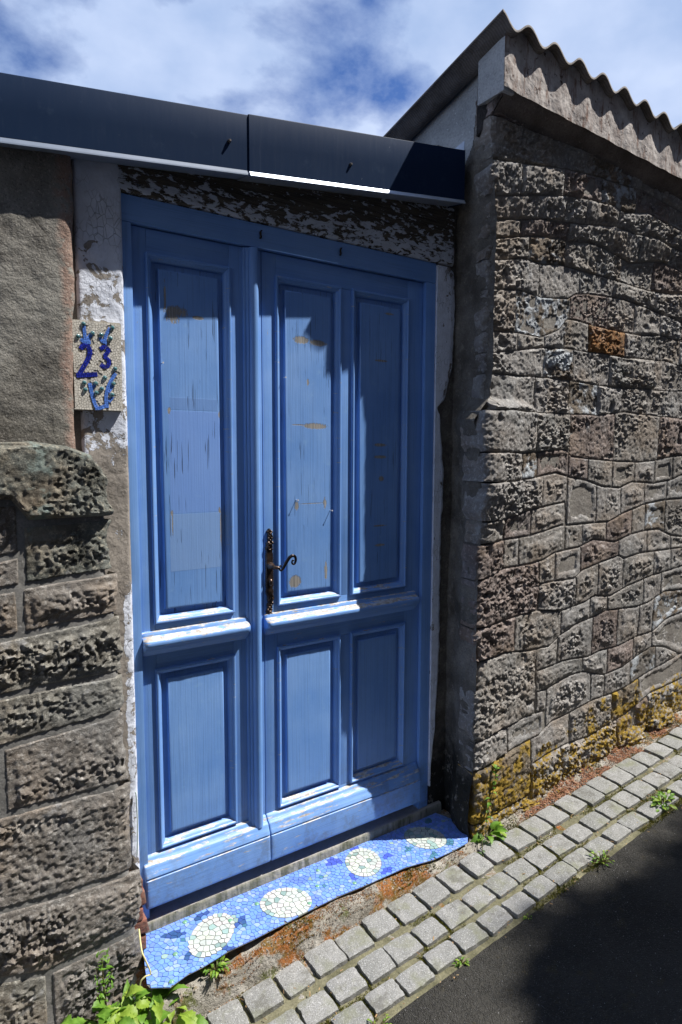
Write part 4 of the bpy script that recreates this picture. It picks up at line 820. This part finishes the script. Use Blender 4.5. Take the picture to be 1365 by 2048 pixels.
mr = random.Random(5); seeds = []; ghosts = []
for (c, a, b, g_) in TUR:                     # a ring of mirrored seeds draws a crisp shell edge
    n_ = 26; t_ = radians(g_)
    for k in range(n_):
        th = 2*pi*k/n_
        for f in (1-.085, 1+.085):
            f += mr.uniform(-.004, .004)
            u, v = a*cos(th)*f, b*sin(th)*f; seeds.append((c[0]+u*cos(t_)-v*sin(t_), c[1]+u*sin(t_)+v*cos(t_)))
seeds = [s_ for s_ in seeds if inside(s_, OUT)]
tries = 0
while tries < 26000:
    tries += 1; p = (mr.uniform(-.05, 1.26), mr.uniform(-.255, -.004))
    if not inside(p, OUT): continue
    e_ = min(ell(p, *t_) for t_ in TUR); inn = e_ < 1
    if .86 < e_ < 1.14: continue
    md = .0158 if inn else .0118
    if all((p[0]-s_[0])**2+(p[1]-s_[1])**2 > md*md for s_ in seeds): seeds.append(p)
live = len(seeds)
for s_ in list(seeds):
    if dist(s_, OUT) < .014:
        for i in range(len(OUT)):
            a = np.array(OUT[i]); c = np.array(OUT[(i+1) % len(OUT)]); t_ = np.clip(np.dot(np.array(s_)-a, c-a)/np.dot(c-a, c-a), 0, 1); q = a+(c-a)*t_
            if np.hypot(*(q-s_)) < .014: ghosts.append(tuple(2*q-np.array(s_)))
cells = voronoi(seeds+ghosts, live)
ZT = -.0665
def f3(u, v, h): return (u, v, ZT+h+.0007*float(fbm(u, v, 0, 9, 2, 4)))
pc = [tuple(p) for p in OUT]; n_ = len(pc)
bedp = mesh('tile_bed', [(x, y, ZT-.0005) for x, y in pc]+[(x*.99+.006, y*.95, ZT-.012) for x, y in pc], [tuple(range(n_))]+[(i, i+n_, (i+1) % n_+n_, (i+1) % n_) for i in range(n_)]+[tuple(range(2*n_-1, n_-1, -1))], M_grout, DS)
box('step_core', .0, 1.235, -.19, .09, -.34, -.090, M_verge, DS, .006)
turt = []
for (c, a, b, g_) in TUR:
    vs = [f3(c[0]+a*1.0*cos(t_)*cos(radians(g_))-b*1.0*sin(t_)*sin(radians(g_)), c[1]+a*cos(t_)*sin(radians(g_))+b*sin(t_)*cos(radians(g_)), .0012) for t_ in np.linspace(0, 2*pi, 32, endpoint=False)]
    turt.append(mesh('turtle_shell', vs, [tuple(range(32))], M_grout, DS))
GEM = [(.129, -.032), (.254, -.107), (.016, -.234), (.36, -.086), (.509, -.183), (.059, -.143), (.621, -.054), (.693, -.183), (.576, -.124)]
bgc = []
for i, poly in enumerate(cells):
    if len(poly) < 3 or area(poly) < 1.6e-5: continue
    c = seeds[i]; which = None
    for k, t_ in enumerate(TUR):
        if ell(c, *t_) < 1: which = k
    if which is not None:
        if max(math.hypot(p[0]-c[0], p[1]-c[1]) for p in poly) > .03: continue
        mt_ = mr.choice(T_green) if mr.random() < .16 else mr.choice(T_white); vs, fs = tess_geo(poly, .0014, f3, .0038, mr); o = mesh('tessera', vs, fs, mt_, turt[which]); continue
    lim = None
    for (cc, a, b, g_, k) in LIMB:
        if ell(c, cc, a, b, g_) < 1: lim = k
    if lim is not None: mt_ = mr.choice(LC[lim])
    elif mr.random() < .012: mt_ = mr.choice(T_teal+T_green)
    elif mr.random() < .14: mt_ = mr.choice(T_pale)
    else: mt_ = mr.choice(T_blue)
    if max(math.hypot(p[0]-c[0], p[1]-c[1]) for p in poly) > .03: continue
    bgc.append((poly, mt_, area(poly)*(2 if c[0] < .7 else 1)))
bgc.sort(key=lambda q: -q[2])
for poly, mt_, _ in bgc[:290]:
    vs, fs = tess_geo(poly, .0010, f3, .0026, mr); mesh('tessera', vs, fs, mt_, DS)
allm = []; V_, F_, MI = [], [], []
for poly, mt_, _ in bgc[290:]:
    vs, fs = tess_geo(poly, .0010, f3, .0026, mr)
    if mt_ not in allm: allm.append(mt_)
    F_ += [tuple(k+len(V_) for k in f) for f in fs]; V_ += vs; MI += [allm.index(mt_)]*len(fs)
me = bpy.data.meshes.new('small_tesserae'); me.from_pydata(V_, [], F_)
for m_ in allm: me.materials.append(m_)
me.polygons.foreach_set('material_index', MI); tag(link('small_tesserae', me, None, DS), kind='stuff')
def dome(name, x, y, z, r_, mat, parent, axis='z', hk=.5):
    U, V = np.meshgrid(np.linspace(0, 2*pi, 17), np.linspace(0, pi/2, 7)); a, b, c = r_*np.cos(U)*np.cos(V), r_*np.sin(U)*np.cos(V), r_*hk*np.sin(V)
    P = np.stack([x+a, y+b, z+c], -1) if axis == 'z' else np.stack([x+a, y-c, z+b], -1)
    return gridmesh(name, P, mat, parent, sm=80)
for (x, y) in GEM: dome('glass_gem', x, y, ZT+.002, .0085, T_gem[0], DS)
# concrete sill under the door
xs_ = np.linspace(-.004, 1.262, 200); pr_ = [(.12, -.026), (.012, -.0265), (-.006, -.028), (-.0115, -.031), (-.0135, -.040), (-.014, -.085)]
P = np.array([[(x, y-.0015*float(fbm(x, y, z, 18, 3, 3)), z+.0015*float(fbm(x, y, z, 12, 3, 6))) for y, z in pr_] for x in xs_]); gridmesh('sill', P, M_sill, DS, sm=50)

# ---------------------------------------------------------------- house number plaque
PL = tag(empty('number_plaque', (-.085, -.03, 1.69)), 'cream mosaic house number plaque reading 23 with blue coral branches and glass beads', 'sign')
PY = -.030
def pf3(u, v, h): return (u, PY-h, v)
cor = [(-.150, 1.562), (-.019, 1.5635), (-.0175, 1.8105), (-.146, 1.807)]
bm = bmesh.new()
f_ = [bm.verts.new((x, PY, z)) for x, z in cor]; b_ = [bm.verts.new((x, PY+.018, z)) for x, z in cor]
bm.faces.new(f_); bm.faces.new(b_[::-1])
for i in range(4): bm.faces.new((f_[i], f_[(i+1) % 4], b_[(i+1) % 4], b_[i]))
bmesh.ops.recalc_face_normals(bm, faces=bm.faces[:]); bmesh.ops.bevel(bm, geom=bm.edges[:], offset=.0025, segments=2, affect='EDGES')
me = bpy.data.meshes.new('slab'); bm.to_mesh(me); bm.free(); smooth(me); link('slab', me, simple('cream_cement', (.42, .39, .33), .85, .2, n=(60, (.30, .275, .23)), b=(200, .001)), PL)
STK = [('digit', T_deep, .0135, [(-.1285, 1.7285), (-.122, 1.738), (-.110, 1.738), (-.1045, 1.726), (-.106, 1.712), (-.116, 1.692), (-.133, 1.662)]), ('digit', T_deep, .0125, [(-.142, 1.6565), (-.113, 1.6595), (-.086, 1.6635)]),
       ('digit', T_deep, .0115, [(-.0765, 1.733), (-.064, 1.7405), (-.0545, 1.730), (-.0665, 1.7145)]), ('digit', T_deep, .0115, [(-.0665, 1.7145), (-.0545, 1.703), (-.0560, 1.690), (-.0660, 1.6845), (-.0775, 1.691)]),
       ('branch', T_branch, .009, [(-.1175, 1.792), (-.1165, 1.770), (-.1145, 1.748)]), ('branch', T_branch, .011, [(-.098, 1.772), (-.107, 1.760), (-.112, 1.747)]), ('branch', T_branch, .010, [(-.128, 1.756), (-.118, 1.749), (-.100, 1.749)]),
       ('branch', T_branch, .009, [(-.049, 1.794), (-.059, 1.774), (-.066, 1.749)]), ('branch', T_branch, .009, [(-.076, 1.766), (-.072, 1.756), (-.058, 1.750)]),
       ('branch', T_branch, .010, [(-.036, 1.670), (-.050, 1.648), (-.060, 1.625), (-.065, 1.600), (-.063, 1.571)]), ('branch', T_branch, .010, [(-.108, 1.638), (-.103, 1.610), (-.097, 1.585), (-.090, 1.570)]),
       ('branch', T_branch, .010, [(-.096, 1.569), (-.080, 1.571), (-.060, 1.582)]), ('branch', T_branch, .008, [(-.045, 1.604), (-.058, 1.588)]), ('branch', T_branch, .009, [(-.045, 1.636), (-.058, 1.615)]), ('branch', T_branch, .008, [(-.092, 1.636), (-.103, 1.622)])]
pr2 = random.Random(9); lev = 0
for kind, mats, w, pth in STK:
    lev = (lev+1) % 3; sp_ = smoothpath([(a, 0, b) for a, b in pth], 6); sp_ = [(q[0], q[2]) for q in sp_]; L_ = [0]
    for a, b in zip(sp_[:-1], sp_[1:]): L_.append(L_[-1]+math.hypot(b[0]-a[0], b[1]-a[1]))
    tot = L_[-1]; s_ = 0; cuts = [0]
    while s_ < tot: s_ += pr2.uniform(.0045, .0075); cuts.append(min(s_, tot))
    def at(s): 
        x = float(np.interp(s, L_, [q[0] for q in sp_])); z = float(np.interp(s, L_, [q[1] for q in sp_])); s2_ = min(tot, s+.001); s1_ = max(0, s-.001)
        dx = float(np.interp(s2_, L_, [q[0] for q in sp_])-np.interp(s1_, L_, [q[0] for q in sp_])); dz = float(np.interp(s2_, L_, [q[1] for q in sp_])-np.interp(s1_, L_, [q[1] for q in sp_])); l_ = math.hypot(dx, dz); return x, z, -dz/l_, dx/l_
    for a, b in zip(cuts[:-1], cuts[1:]):
        if b-a < .001: continue
        ja, jb = pr2.uniform(-.0012, .0012), pr2.uniform(-.0012, .0012)
        xa, za, nxa, nza = at(a); xb, zb, nxb, nzb = at(b); k = w/2; sp0 = pr2.uniform(-.3, .3)*k
        for lo, hi in ((-k, sp0), (sp0, k)):
            poly = [(xa+nxa*lo, za+nza*lo), (xb+nxb*lo, zb+nzb*lo), (xb+nxb*hi, zb+nzb*hi), (xa+nxa*hi, za+nza*hi)]
            vs, fs = tess_geo(poly, .0006, pf3, .0020+.0002*lev, pr2); mesh(kind+'_tile', vs, fs, pr2.choice(mats), PL)
# cream crazy-paving round the figures, too small to pick apart
seeds = []; tries = 0
def nearstroke(p):
    for kind, mats, w, pth in STK:
        for i in range(len(pth)-1):
            a = np.array(pth[i]); c = np.array(pth[i+1]); t_ = np.clip(np.dot(np.array(p)-a, c-a)/np.dot(c-a, c-a), 0, 1)
            if np.hypot(*(a+(c-a)*t_-p)) < w/2+.0028: return True
    return False
while tries < 9000:
    tries += 1; p = (pr2.uniform(-.147, -.021), pr2.uniform(1.566, 1.8045))
    if all((p[0]-s_[0])**2+(p[1]-s_[1])**2 > .0052**2 for s_ in seeds): seeds.append(p)
gh = []
for s_ in seeds:
    if s_[0] < -.141: gh.append((-.2965-s_[0], s_[1]))
    if s_[0] > -.027: gh.append((-.040-s_[0], s_[1]))
    if s_[1] < 1.572: gh.append((s_[0], 2*1.5645-s_[1]))
    if s_[1] > 1.799: gh.append((s_[0], 2*1.8060-s_[1]))
cl = voronoi(seeds+gh, len(seeds)); V_, F_, MI = [], [], []
for i, poly in enumerate(cl):
    if len(poly) < 3 or nearstroke(seeds[i]): continue
    if max(math.hypot(p[0]-seeds[i][0], p[1]-seeds[i][1]) for p in poly) > .02: continue
    vs, fs = tess_geo(poly, .0006, pf3, .0013, pr2); k_ = pr2.randrange(4); F_ += [tuple(k+len(V_) for k in f) for f in fs]; V_ += vs; MI += [k_]*len(fs)
me = bpy.data.meshes.new('cream_tesserae'); me.from_pydata(V_, [], F_)
for m_ in T_cream: me.materials.append(m_)
me.polygons.foreach_set('material_index', MI); tag(link('cream_tesserae', me, None, PL), kind='stuff')
gm = Mt('sea_green_glass'); M_glass = gm.done((.10, .25, .28), .06, .6); gm.b.inputs['Transmission Weight'].default_value = .35; gm.b.inputs['Coat Weight'].default_value = 1.
for (x, z) in [[-.119, 1.797], [-.042, 1.795], [-.134, 1.762], [-.096, 1.774], [-.073, 1.772], [-.048, 1.765], [-.038, 1.682], [-.067, 1.655], [-.122, 1.638], [-.092, 1.638], [-.044, 1.64], [-.12, 1.619], [-.076, 1.624], [-.091, 1.612], [-.048, 1.609]]:
    dome('glass_bead', x, PY-.002, z, .0062, M_glass, PL, 'y', .75)

# ---------------------------------------------------------------- cable with its connector, thin wire by the frame
CB = tag(empty('cable', (-.02, -.1, -.15)), 'short yellow cable ending in a small grey plastic connector beside the doorstep', 'cable')
tube('sheath', smoothpath([(-.040, -.12, .045), (-.052, -.185, .030), (-.047, -.20, .010), (-.034, -.205, -.035), (-.049, -.205, -.038), (-.061, -.203, -.048), (-.065, -.202, -.070), (-.062, -.202, -.098)], 6), .0023, simple('yellow_cable', (.62, .55, .25), .5), CB, 10)
mc = simple('grey_plastic', (.42, .45, .48), .5)
for (a, b, c) in ((-.082, -.068, 0), (-.060, -.046, 1)): box('connector_arm', a, b, -.212, -.195, -.112, -.092, mc, CB, .001)
box('connector_body', -.083, -.044, -.214, -.192, -.136, -.1125, mc, CB, .0015)
WR = tube('wire', smoothpath([(-.012, -.020, .415), (-.010, -.022, .395), (-.009, -.022, .32), (-.011, -.022, .25), (-.012, -.020, .21)], 6), .0020, simple('pale_green_wire', (.50, .60, .58), .5), None, 8)
tag(WR, 'thin pale wire clipped along the left edge of the blue frame', 'wire')

# ---------------------------------------------------------------- plants
def leafmesh(w, l, teeth=5, cup=.25, droop=.4, seed=0, kind='broad'):
    r = random.Random(seed); n_ = 15; vs, fs = [], []
    for i in range(n_):
        t_ = i/(n_-1); ww = w*(sin(pi*min(1, t_**.8*1.02))**.75)*(1-.1*t_)
        if kind == 'broad': ww *= 1+.16*math.sin(t_*teeth*2*pi)*(t_ > .1)
        y = l*t_; z = -droop*l*t_*t_+.12*l*math.sin(t_*3)
        for s_ in (-1, -.5, 0, .5, 1): vs.append((ww*s_/2*1., y+(.02*l*math.sin(t_*teeth*2*pi+1) if abs(s_) == 1 else 0), z+cup*ww*abs(s_)*.5+r.uniform(-1, 1)*.01*l))
    for i in range(n_-1):
        for k in range(4): fs.append((i*5+k, i*5+k+1, i*5+k+6, i*5+k+5))
    me = bpy.data.meshes.new('leaf'); me.from_pydata(vs, [], fs); smooth(me, 70); return me
def plant(name, label, base, specs, mats, seed, stems=()):
    r = random.Random(seed); root = tag(empty(name, base), label, 'weed')
    for (az, el, dx, dy, dz, w, l, kind) in specs:
        me = leafmesh(w, l, r.choice((4, 5, 6)), r.uniform(.15, .5), r.uniform(.2, .6), r.randrange(99), kind); me.materials.append(r.choice(mats))
        o = bpy.data.objects.new('leaf', me); COL.objects.link(o); o.parent = root; o.location = (dx, dy, dz); o.rotation_euler = (el, r.uniform(-.4, .4), az)
        st = tube('stalk', smoothpath([(base[0]+dx*.15, base[1]+dy*.15, base[2]), (base[0]+dx*.6, base[1]+dy*.6, base[2]+dz*.75), (base[0]+dx, base[1]+dy, base[2]+dz)], 4), .0013, M_stem, root, 6)
    for pts, rd in stems: tube('stem', smoothpath([(base[0]+a, base[1]+b, base[2]+c) for a, b, c in pts], 5), rd, M_stem, root, 7)
    return root
r = random.Random(31); specs = []
for i in range(110):
    a = r.uniform(0, 2*pi); d = r.uniform(.01, .085)
    specs.append((r.uniform(0, 2*pi), r.uniform(-.1, .9), d*cos(a)*1.9+.015, d*sin(a)*.55-.045, r.uniform(.065, .145)-.25*max(0, d*cos(a))*1.2, r.uniform(.020, .046), r.uniform(.034, .066), 'broad'))
specs += [(2.2, .3, .12, -.085, .10, .045, .065, 'broad'), (3.4, .2, .155, -.10, .085, .048, .070, 'broad'), (4.2, .5, .135, -.11, .07, .04, .055, 'broad'), (2.9, .6, .10, -.075, .12, .036, .060, 'broad'), (3.9, .35, .18, -.115, .06, .034, .05, 'broad'), (2.8, 1.2, .055, .0, .055, .030, .075, 'lance'), (-.3, 1.25, .035, .01, .06, .034, .080, 'lance'), (.9, 1.15, .012, .0, .05, .016, .06, 'lance'), (-1.9, .3, .10, -.02, .05, .045, .075, 'broad'), (-2.6, .2, .085, -.03, .03, .04, .06, 'broad'), (3.6, .3, .125, .0, .02, .042, .06, 'broad')]
PW = plant('weed_clump', 'bright green leafy weed clump with one tall seeding stem, under the left wall', (-.125, -.175, -.225), specs, [M_leaf, M_leaf, M_leaf2], 3,
    [([(-.022, 0, 0), (-.025, .0, .10), (-.030, .004, .19), (-.032, .006, .265)], [.003]*5+[.0025]*6+[.0018]*5), ([(-.028, .0, .15), (-.045, -.01, .165), (-.052, -.012, .185)], .0012), ([(-.030, .0, .19), (-.015, -.01, .215), (-.010, -.012, .235)], .0012), ([(-.030, .0, .21), (-.045, 0, .23), (-.048, 0, .25)], .0012)])
for i in range(70):
    me = leafmesh(r.uniform(.004, .008), r.uniform(.010, .022), 2, .2, .3, i, 'lance') if i < 8 else me
    if i < 8: me.materials.append(M_leaf)
for i in range(60):
    t_ = r.random(); o = bpy.data.objects.new('leaf', rnd.choice([m_ for m_ in bpy.data.meshes if m_.name.startswith('leaf') and len(m_.vertices) == 75][-8:])); COL.objects.link(o); o.parent = PW
    o.location = (-.031+r.uniform(-.018, .020)*(1.3-t_*.5), .004+r.uniform(-.012, .012), .13+t_*.15); o.rotation_euler = (r.uniform(-.2, 1.2), 0, r.uniform(0, 6.28))
for (x, y, z) in ((-.005, -.03, .095), (.03, -.01, .125), (.032, -.012, .118), (-.06, -.02, .06), (-.10, -.03, .03)):
    dome('blossom', -.125+x, -.175+y, -.225+z, .004, M_petal, PW, 'z', .8)
def small_weed(name, label, base, n_, spread, size, seed, lance=0):
    r = random.Random(seed); sp_ = []
    for i in range(n_):
        a = r.uniform(0, 2*pi); d = r.uniform(.1, 1)*spread; sp_.append((a-pi/2+r.uniform(-.5, .5), r.uniform(0, .7), d*cos(a), d*sin(a)*.7, r.uniform(.2, 1)*spread*.6, size*r.uniform(.35, .6), size*r.uniform(.7, 1.2), 'lance' if r.random() < lance else 'broad'))
    return plant(name, label, base, sp_, [M_leaf, M_leaf2, M_leaf], seed)
small_weed('weed', 'small leafy weed growing over the mosaic edge by the first turtle', (.150, -.238, -.095), 34, .035, .020, 41)
small_weed('weed', 'broad leaved weed at the wall corner right of the mosaic', (1.310, -.235, -.078), 7, .045, .060, 43, .2)
small_weed('weed', 'tiny weed at the kerb edge nearest the camera', (.485, -.600, -.165), 22, .034, .013, 45, .7)
small_weed('weed', 'tiny weed sprouting beside the last kerb cobble left of the shadow', (.815, -.590, -.135), 16, .020, .014, 47)
small_weed('weed', 'small clover-like weed at the asphalt edge below the mosaic end', (1.11, -.598, -.108), 12, .014, .009, 48)
small_weed('weed', 'grassy weed tuft on the cobbles at the right edge of the photo', (2.00, -.56, -.02), 40, .06, .028, 49, .95)
small_weed('weed', 'low mossy weed tuft halfway along the right kerb edge', (1.52, -.60, -.065), 34, .055, .013, 50, .7)
TW = tag(empty('trailing_weed', (1.305, -.212, -.08)), 'tall thin weed stem leaning against the golden mossy corner stone', 'weed')
pts = smoothpath([(1.290, -.24, -.075), (1.300, -.235, .02), (1.330, -.235, .10), (1.345, -.235, .17), (1.352, -.235, .20)], 6); tube('stem', pts, .0014, M_stem, TW, 6)
r = random.Random(77)
for i in range(15):
    q = pts[min(len(pts)-1, 4+int(i*1.35))]; me = leafmesh(r.uniform(.008, .016), r.uniform(.018, .032), 2, .2, .4, i, 'lance'); me.materials.append(M_leaf); o = bpy.data.objects.new('leaf', me); COL.objects.link(o); o.parent = TW; o.matrix_parent_inverse = Matrix.Translation(-TW.location); o.location = q; o.rotation_euler = (r.uniform(-.2, .8), 0, r.uniform(0, 6.28))
pts = smoothpath([(1.275, -.235, -.07), (1.25, -.26, -.05), (1.22, -.29, -.075), (1.205, -.31, -.09)], 6); tube('stem', pts, .0015, M_stem, TW, 6)
for i, q in enumerate(pts[::3]):
    me = leafmesh(.012, .022, 2, .2, .4, i, 'lance'); me.materials.append(M_ivy); o = bpy.data.objects.new('leaf', me); COL.objects.link(o); o.parent = TW; o.matrix_parent_inverse = Matrix.Translation(-TW.location); o.location = q; o.rotation_euler = (r.uniform(-.2, .8), 0, r.uniform(0, 6.28))

# ---------------------------------------------------------------- moss and litter
def blades(name, n_, fn, size, mat, seed, flat=.4):
    rg_ = np.random.default_rng(seed); V_, F_ = [], []; k = 0
    while k < n_:
        p = fn(rg_)
        if p is None: continue
        x, y, z = p; a = rg_.uniform(0, 2*pi); s_ = size*rg_.uniform(.5, 1.3); w = s_*.28; tx, ty = rg_.normal(0, flat, 2)
        b = len(V_); V_ += [(x-w*cos(a), y-w*sin(a), z-.001), (x+w*cos(a), y+w*sin(a), z-.001), (x+tx*s_, y+ty*s_, z+s_)]; F_.append((b, b+1, b+2)); k += 1
    me = bpy.data.meshes.new(name); me.from_pydata(V_, [], F_); return link(name, me, mat)
def mossfn(thr, x0, x1, y0, y1, sd_, sc=9):
    def fn(g_):
        for _ in range(40):
            x = g_.uniform(x0, x1); y = g_.uniform(y0, y1)
            if float(fbm(x, y, 0, sc, 3, sd_)) > thr:
                if inside((x, y), OUT): continue
                return x, y, vergeZ(x, y)
        return None
    return fn
tag(blades('moss', 15000, mossfn(.06, .1, 3.3, -.285, -.19, 5), .0042, M_mossb, 1), 'rusty brown moss cushions on the verge below the mosaic', 'moss', kind='stuff')
tag(blades('moss', 9000, mossfn(.16, -.2, 3.3, -.285, -.19, 9), .0050, M_mossg, 2), 'olive green moss along the verge by the cobbles', 'moss', kind='stuff')
def jointfn(g_):
    while True:
        x = g_.uniform(0, 3.4); y = g_.choice((-.272, -.388, -.498, -.590, -.592))+g_.normal(0, .007)
        if g_.random() < .5:
            y = g_.uniform(-.585, -.27)
            row = 0 if y > -.385 else 1 if y > -.495 else 2; x0_, p_ = ((-.8575, .1117), (-.839, .1103), (-.829, .1150))[row]; x = x0_+p_*(round((x-x0_)/p_)+.5)+g_.normal(0, .003)
        if float(fbm(x, y, 0, 6, 3, 3)) > -.02: return x, y, G(x, y)-.007
tag(blades('joint_moss', 30000, jointfn, .0048, M_mossg, 3), 'thin green moss growing in the joints between the cobbles', 'moss', kind='stuff')
def debfn(g_):
    while True:
        x = g_.uniform(1.34, 3.2); y = g_.uniform(-.285, -.19)
        if float(fbm(x, y, 0, 7, 2, 44)) > .05: return x, y, vergeZ(x, y)+.002
def litter(name, n_, fn, seed, mat, L0=.012):
    g_ = np.random.default_rng(seed); V_, F_ = [], []
    for _ in range(n_):
        x, y, z = fn(g_); a = g_.uniform(0, 2*pi); l_ = L0*g_.uniform(.4, 1.2); w = .0016*g_.uniform(.6, 1.4); up_ = g_.uniform(-.2, .5)*l_
        dx, dy = cos(a)*l_/2, sin(a)*l_/2; px, py = -sin(a)*w, cos(a)*w; b = len(V_)
        V_ += [(x-dx-px, y-dy-py, z), (x-dx+px, y-dy+py, z), (x+dx+px, y+dy+py, z+up_), (x+dx-px, y+dy-py, z+up_), (x-dx, y-dy, z+.0015), (x+dx, y+dy, z+up_+.0015)]
        F_ += [(b, b+3, b+5, b+4), (b+1, b+4, b+5, b+2)]
    me = bpy.data.meshes.new(name); me.from_pydata(V_, [], F_); return link(name, me, mat)
tag(litter('leaf_litter', 2600, debfn, 5, M_debris), 'reddish brown needles and scraps lying along the foot of the stone wall', 'leaf litter', kind='stuff')
def scrapfn(g_):
    x = g_.uniform(0, 3.2); y = g_.uniform(-.62, -.24); return x, y, G(x, y)+.001
tag(litter('scattered_scraps', 420, scrapfn, 6, simple('straw_scrap', (.36, .28, .14), .8, n=(50, (.3, .14, .06))), .011), 'dry straw scraps scattered between the cobbles', 'scraps', kind='stuff')
def gravel(n_, seed):
    g_ = np.random.default_rng(seed); V_, F_ = [], []
    for _ in range(n_):
        x = g_.uniform(-.2, 3.3); y = g_.uniform(-.285, -.20); s_ = g_.uniform(.0012, .004)
        if inside((x, y), OUT): continue
        z = vergeZ(x, y)+s_*.4; b = len(V_); j_ = g_.uniform(.6, 1.3, 6)*s_
        V_ += [(x+j_[0], y, z), (x-j_[1], y, z), (x, y+j_[2], z), (x, y-j_[3], z), (x, y, z+j_[4]), (x, y, z-j_[5])]; F_ += [tuple(b+k for k in q) for q in ((0, 2, 4), (2, 1, 4), (1, 3, 4), (3, 0, 4), (2, 0, 5), (1, 2, 5), (3, 1, 5), (0, 3, 5))]
    me = bpy.data.meshes.new('grit'); me.from_pydata(V_, [], F_); return link('grit', me, simple('pale_grit', (.34, .31, .27), .9, .2, n=(70, (.20, .17, .14))))
tag(gravel(2600, 8), 'pale grit and crumbs of mortar on the verge', 'grit', kind='stuff')

# ---------------------------------------------------------------- house across the lane (behind the camera; its eaves shade the asphalt)
HS = tag(empty('house', (4, -3.0, 0)), 'tall rendered house across the lane whose eaves shade the asphalt', 'house')
HY = -3.0; hz = G(1.2, -.85)+(-.86-HY)*3.3
M_hw = simple('grey_house_render', (.22, .21, .195), .9, .2, n=(3, (.16, .15, .14)), b=(40, .003)); M_sl = simple('slate_roof', (.06, .065, .075), .6, .4, n=(12, (.09, .095, .10)))
box('wall', -4.5, 14, HY-7, HY-.12, -1.5, hz-.02, M_hw, HS)
mesh('roof', [(-4.8, HY, hz), (14.3, HY, hz), (14.3, HY-3.7, hz+2.2), (-4.8, HY-3.7, hz+2.2), (14.3, HY-7.3, hz), (-4.8, HY-7.3, hz)], [(0, 1, 2, 3), (3, 2, 4, 5), (0, 3, 5), (1, 4, 2)], M_sl, HS)
for wx_ in (-2.6, .2, 3, 5.8, 8.6, 11.2):
    for wz_ in (1.6, 4.6):
        w_ = box('window', wx_, wx_+1.0, HY-.115, HY-.07, wz_, wz_+1.4, simple('white_window_frame', (.7, .7, .7), .5) if wx_ == -2.6 and wz_ == 1.6 else bpy.data.materials['white_window_frame'], HS, .01)
        if 'pane_m' not in globals(): pane_m = simple('window_glass', (.03, .04, .05), .05, .8)
        for a in (0, 1): box('pane', wx_+.06+a*.47, wx_+.47+a*.47, HY-.069, HY-.064, wz_+.07, wz_+1.33, pane_m, w_)
g_ = np.random.default_rng(4); V_, F_ = [], []
CL = [(4.86, .10, .14), (5.10, .16, .30), (5.42, .16, .52), (5.75, .18, .32), (6.1, .3, .45), (6.7, .5, .5), (7.4, .6, .6), (8.2, .8, .6)]
for (cx_, rr_, rz_) in CL:
    for _ in range(2600):
        a = g_.normal(0, .5, 3); x = cx_+a[0]*rr_; y = HY-.05+a[1]*.12; z = hz-.1+abs(a[2])*rz_*1.3; s_ = .035
        d1 = g_.normal(0, 1, 3); d1 /= np.linalg.norm(d1); d2 = np.cross(d1, g_.normal(0, 1, 3)); d2 /= np.linalg.norm(d2); b = len(V_); c_ = np.array((x, y, z))
        V_ += [tuple(c_-d1*s_), tuple(c_+d2*s_*.6), tuple(c_+d1*s_), tuple(c_-d2*s_*.6)]; F_.append((b, b+1, b+2, b+3))
me = bpy.data.meshes.new('climbing_plant'); me.from_pydata(V_, [], F_); tag(link('climbing_plant', me, M_ivy), 'dark climbing plant grown over the eaves of the house across the lane', 'climbing plant')
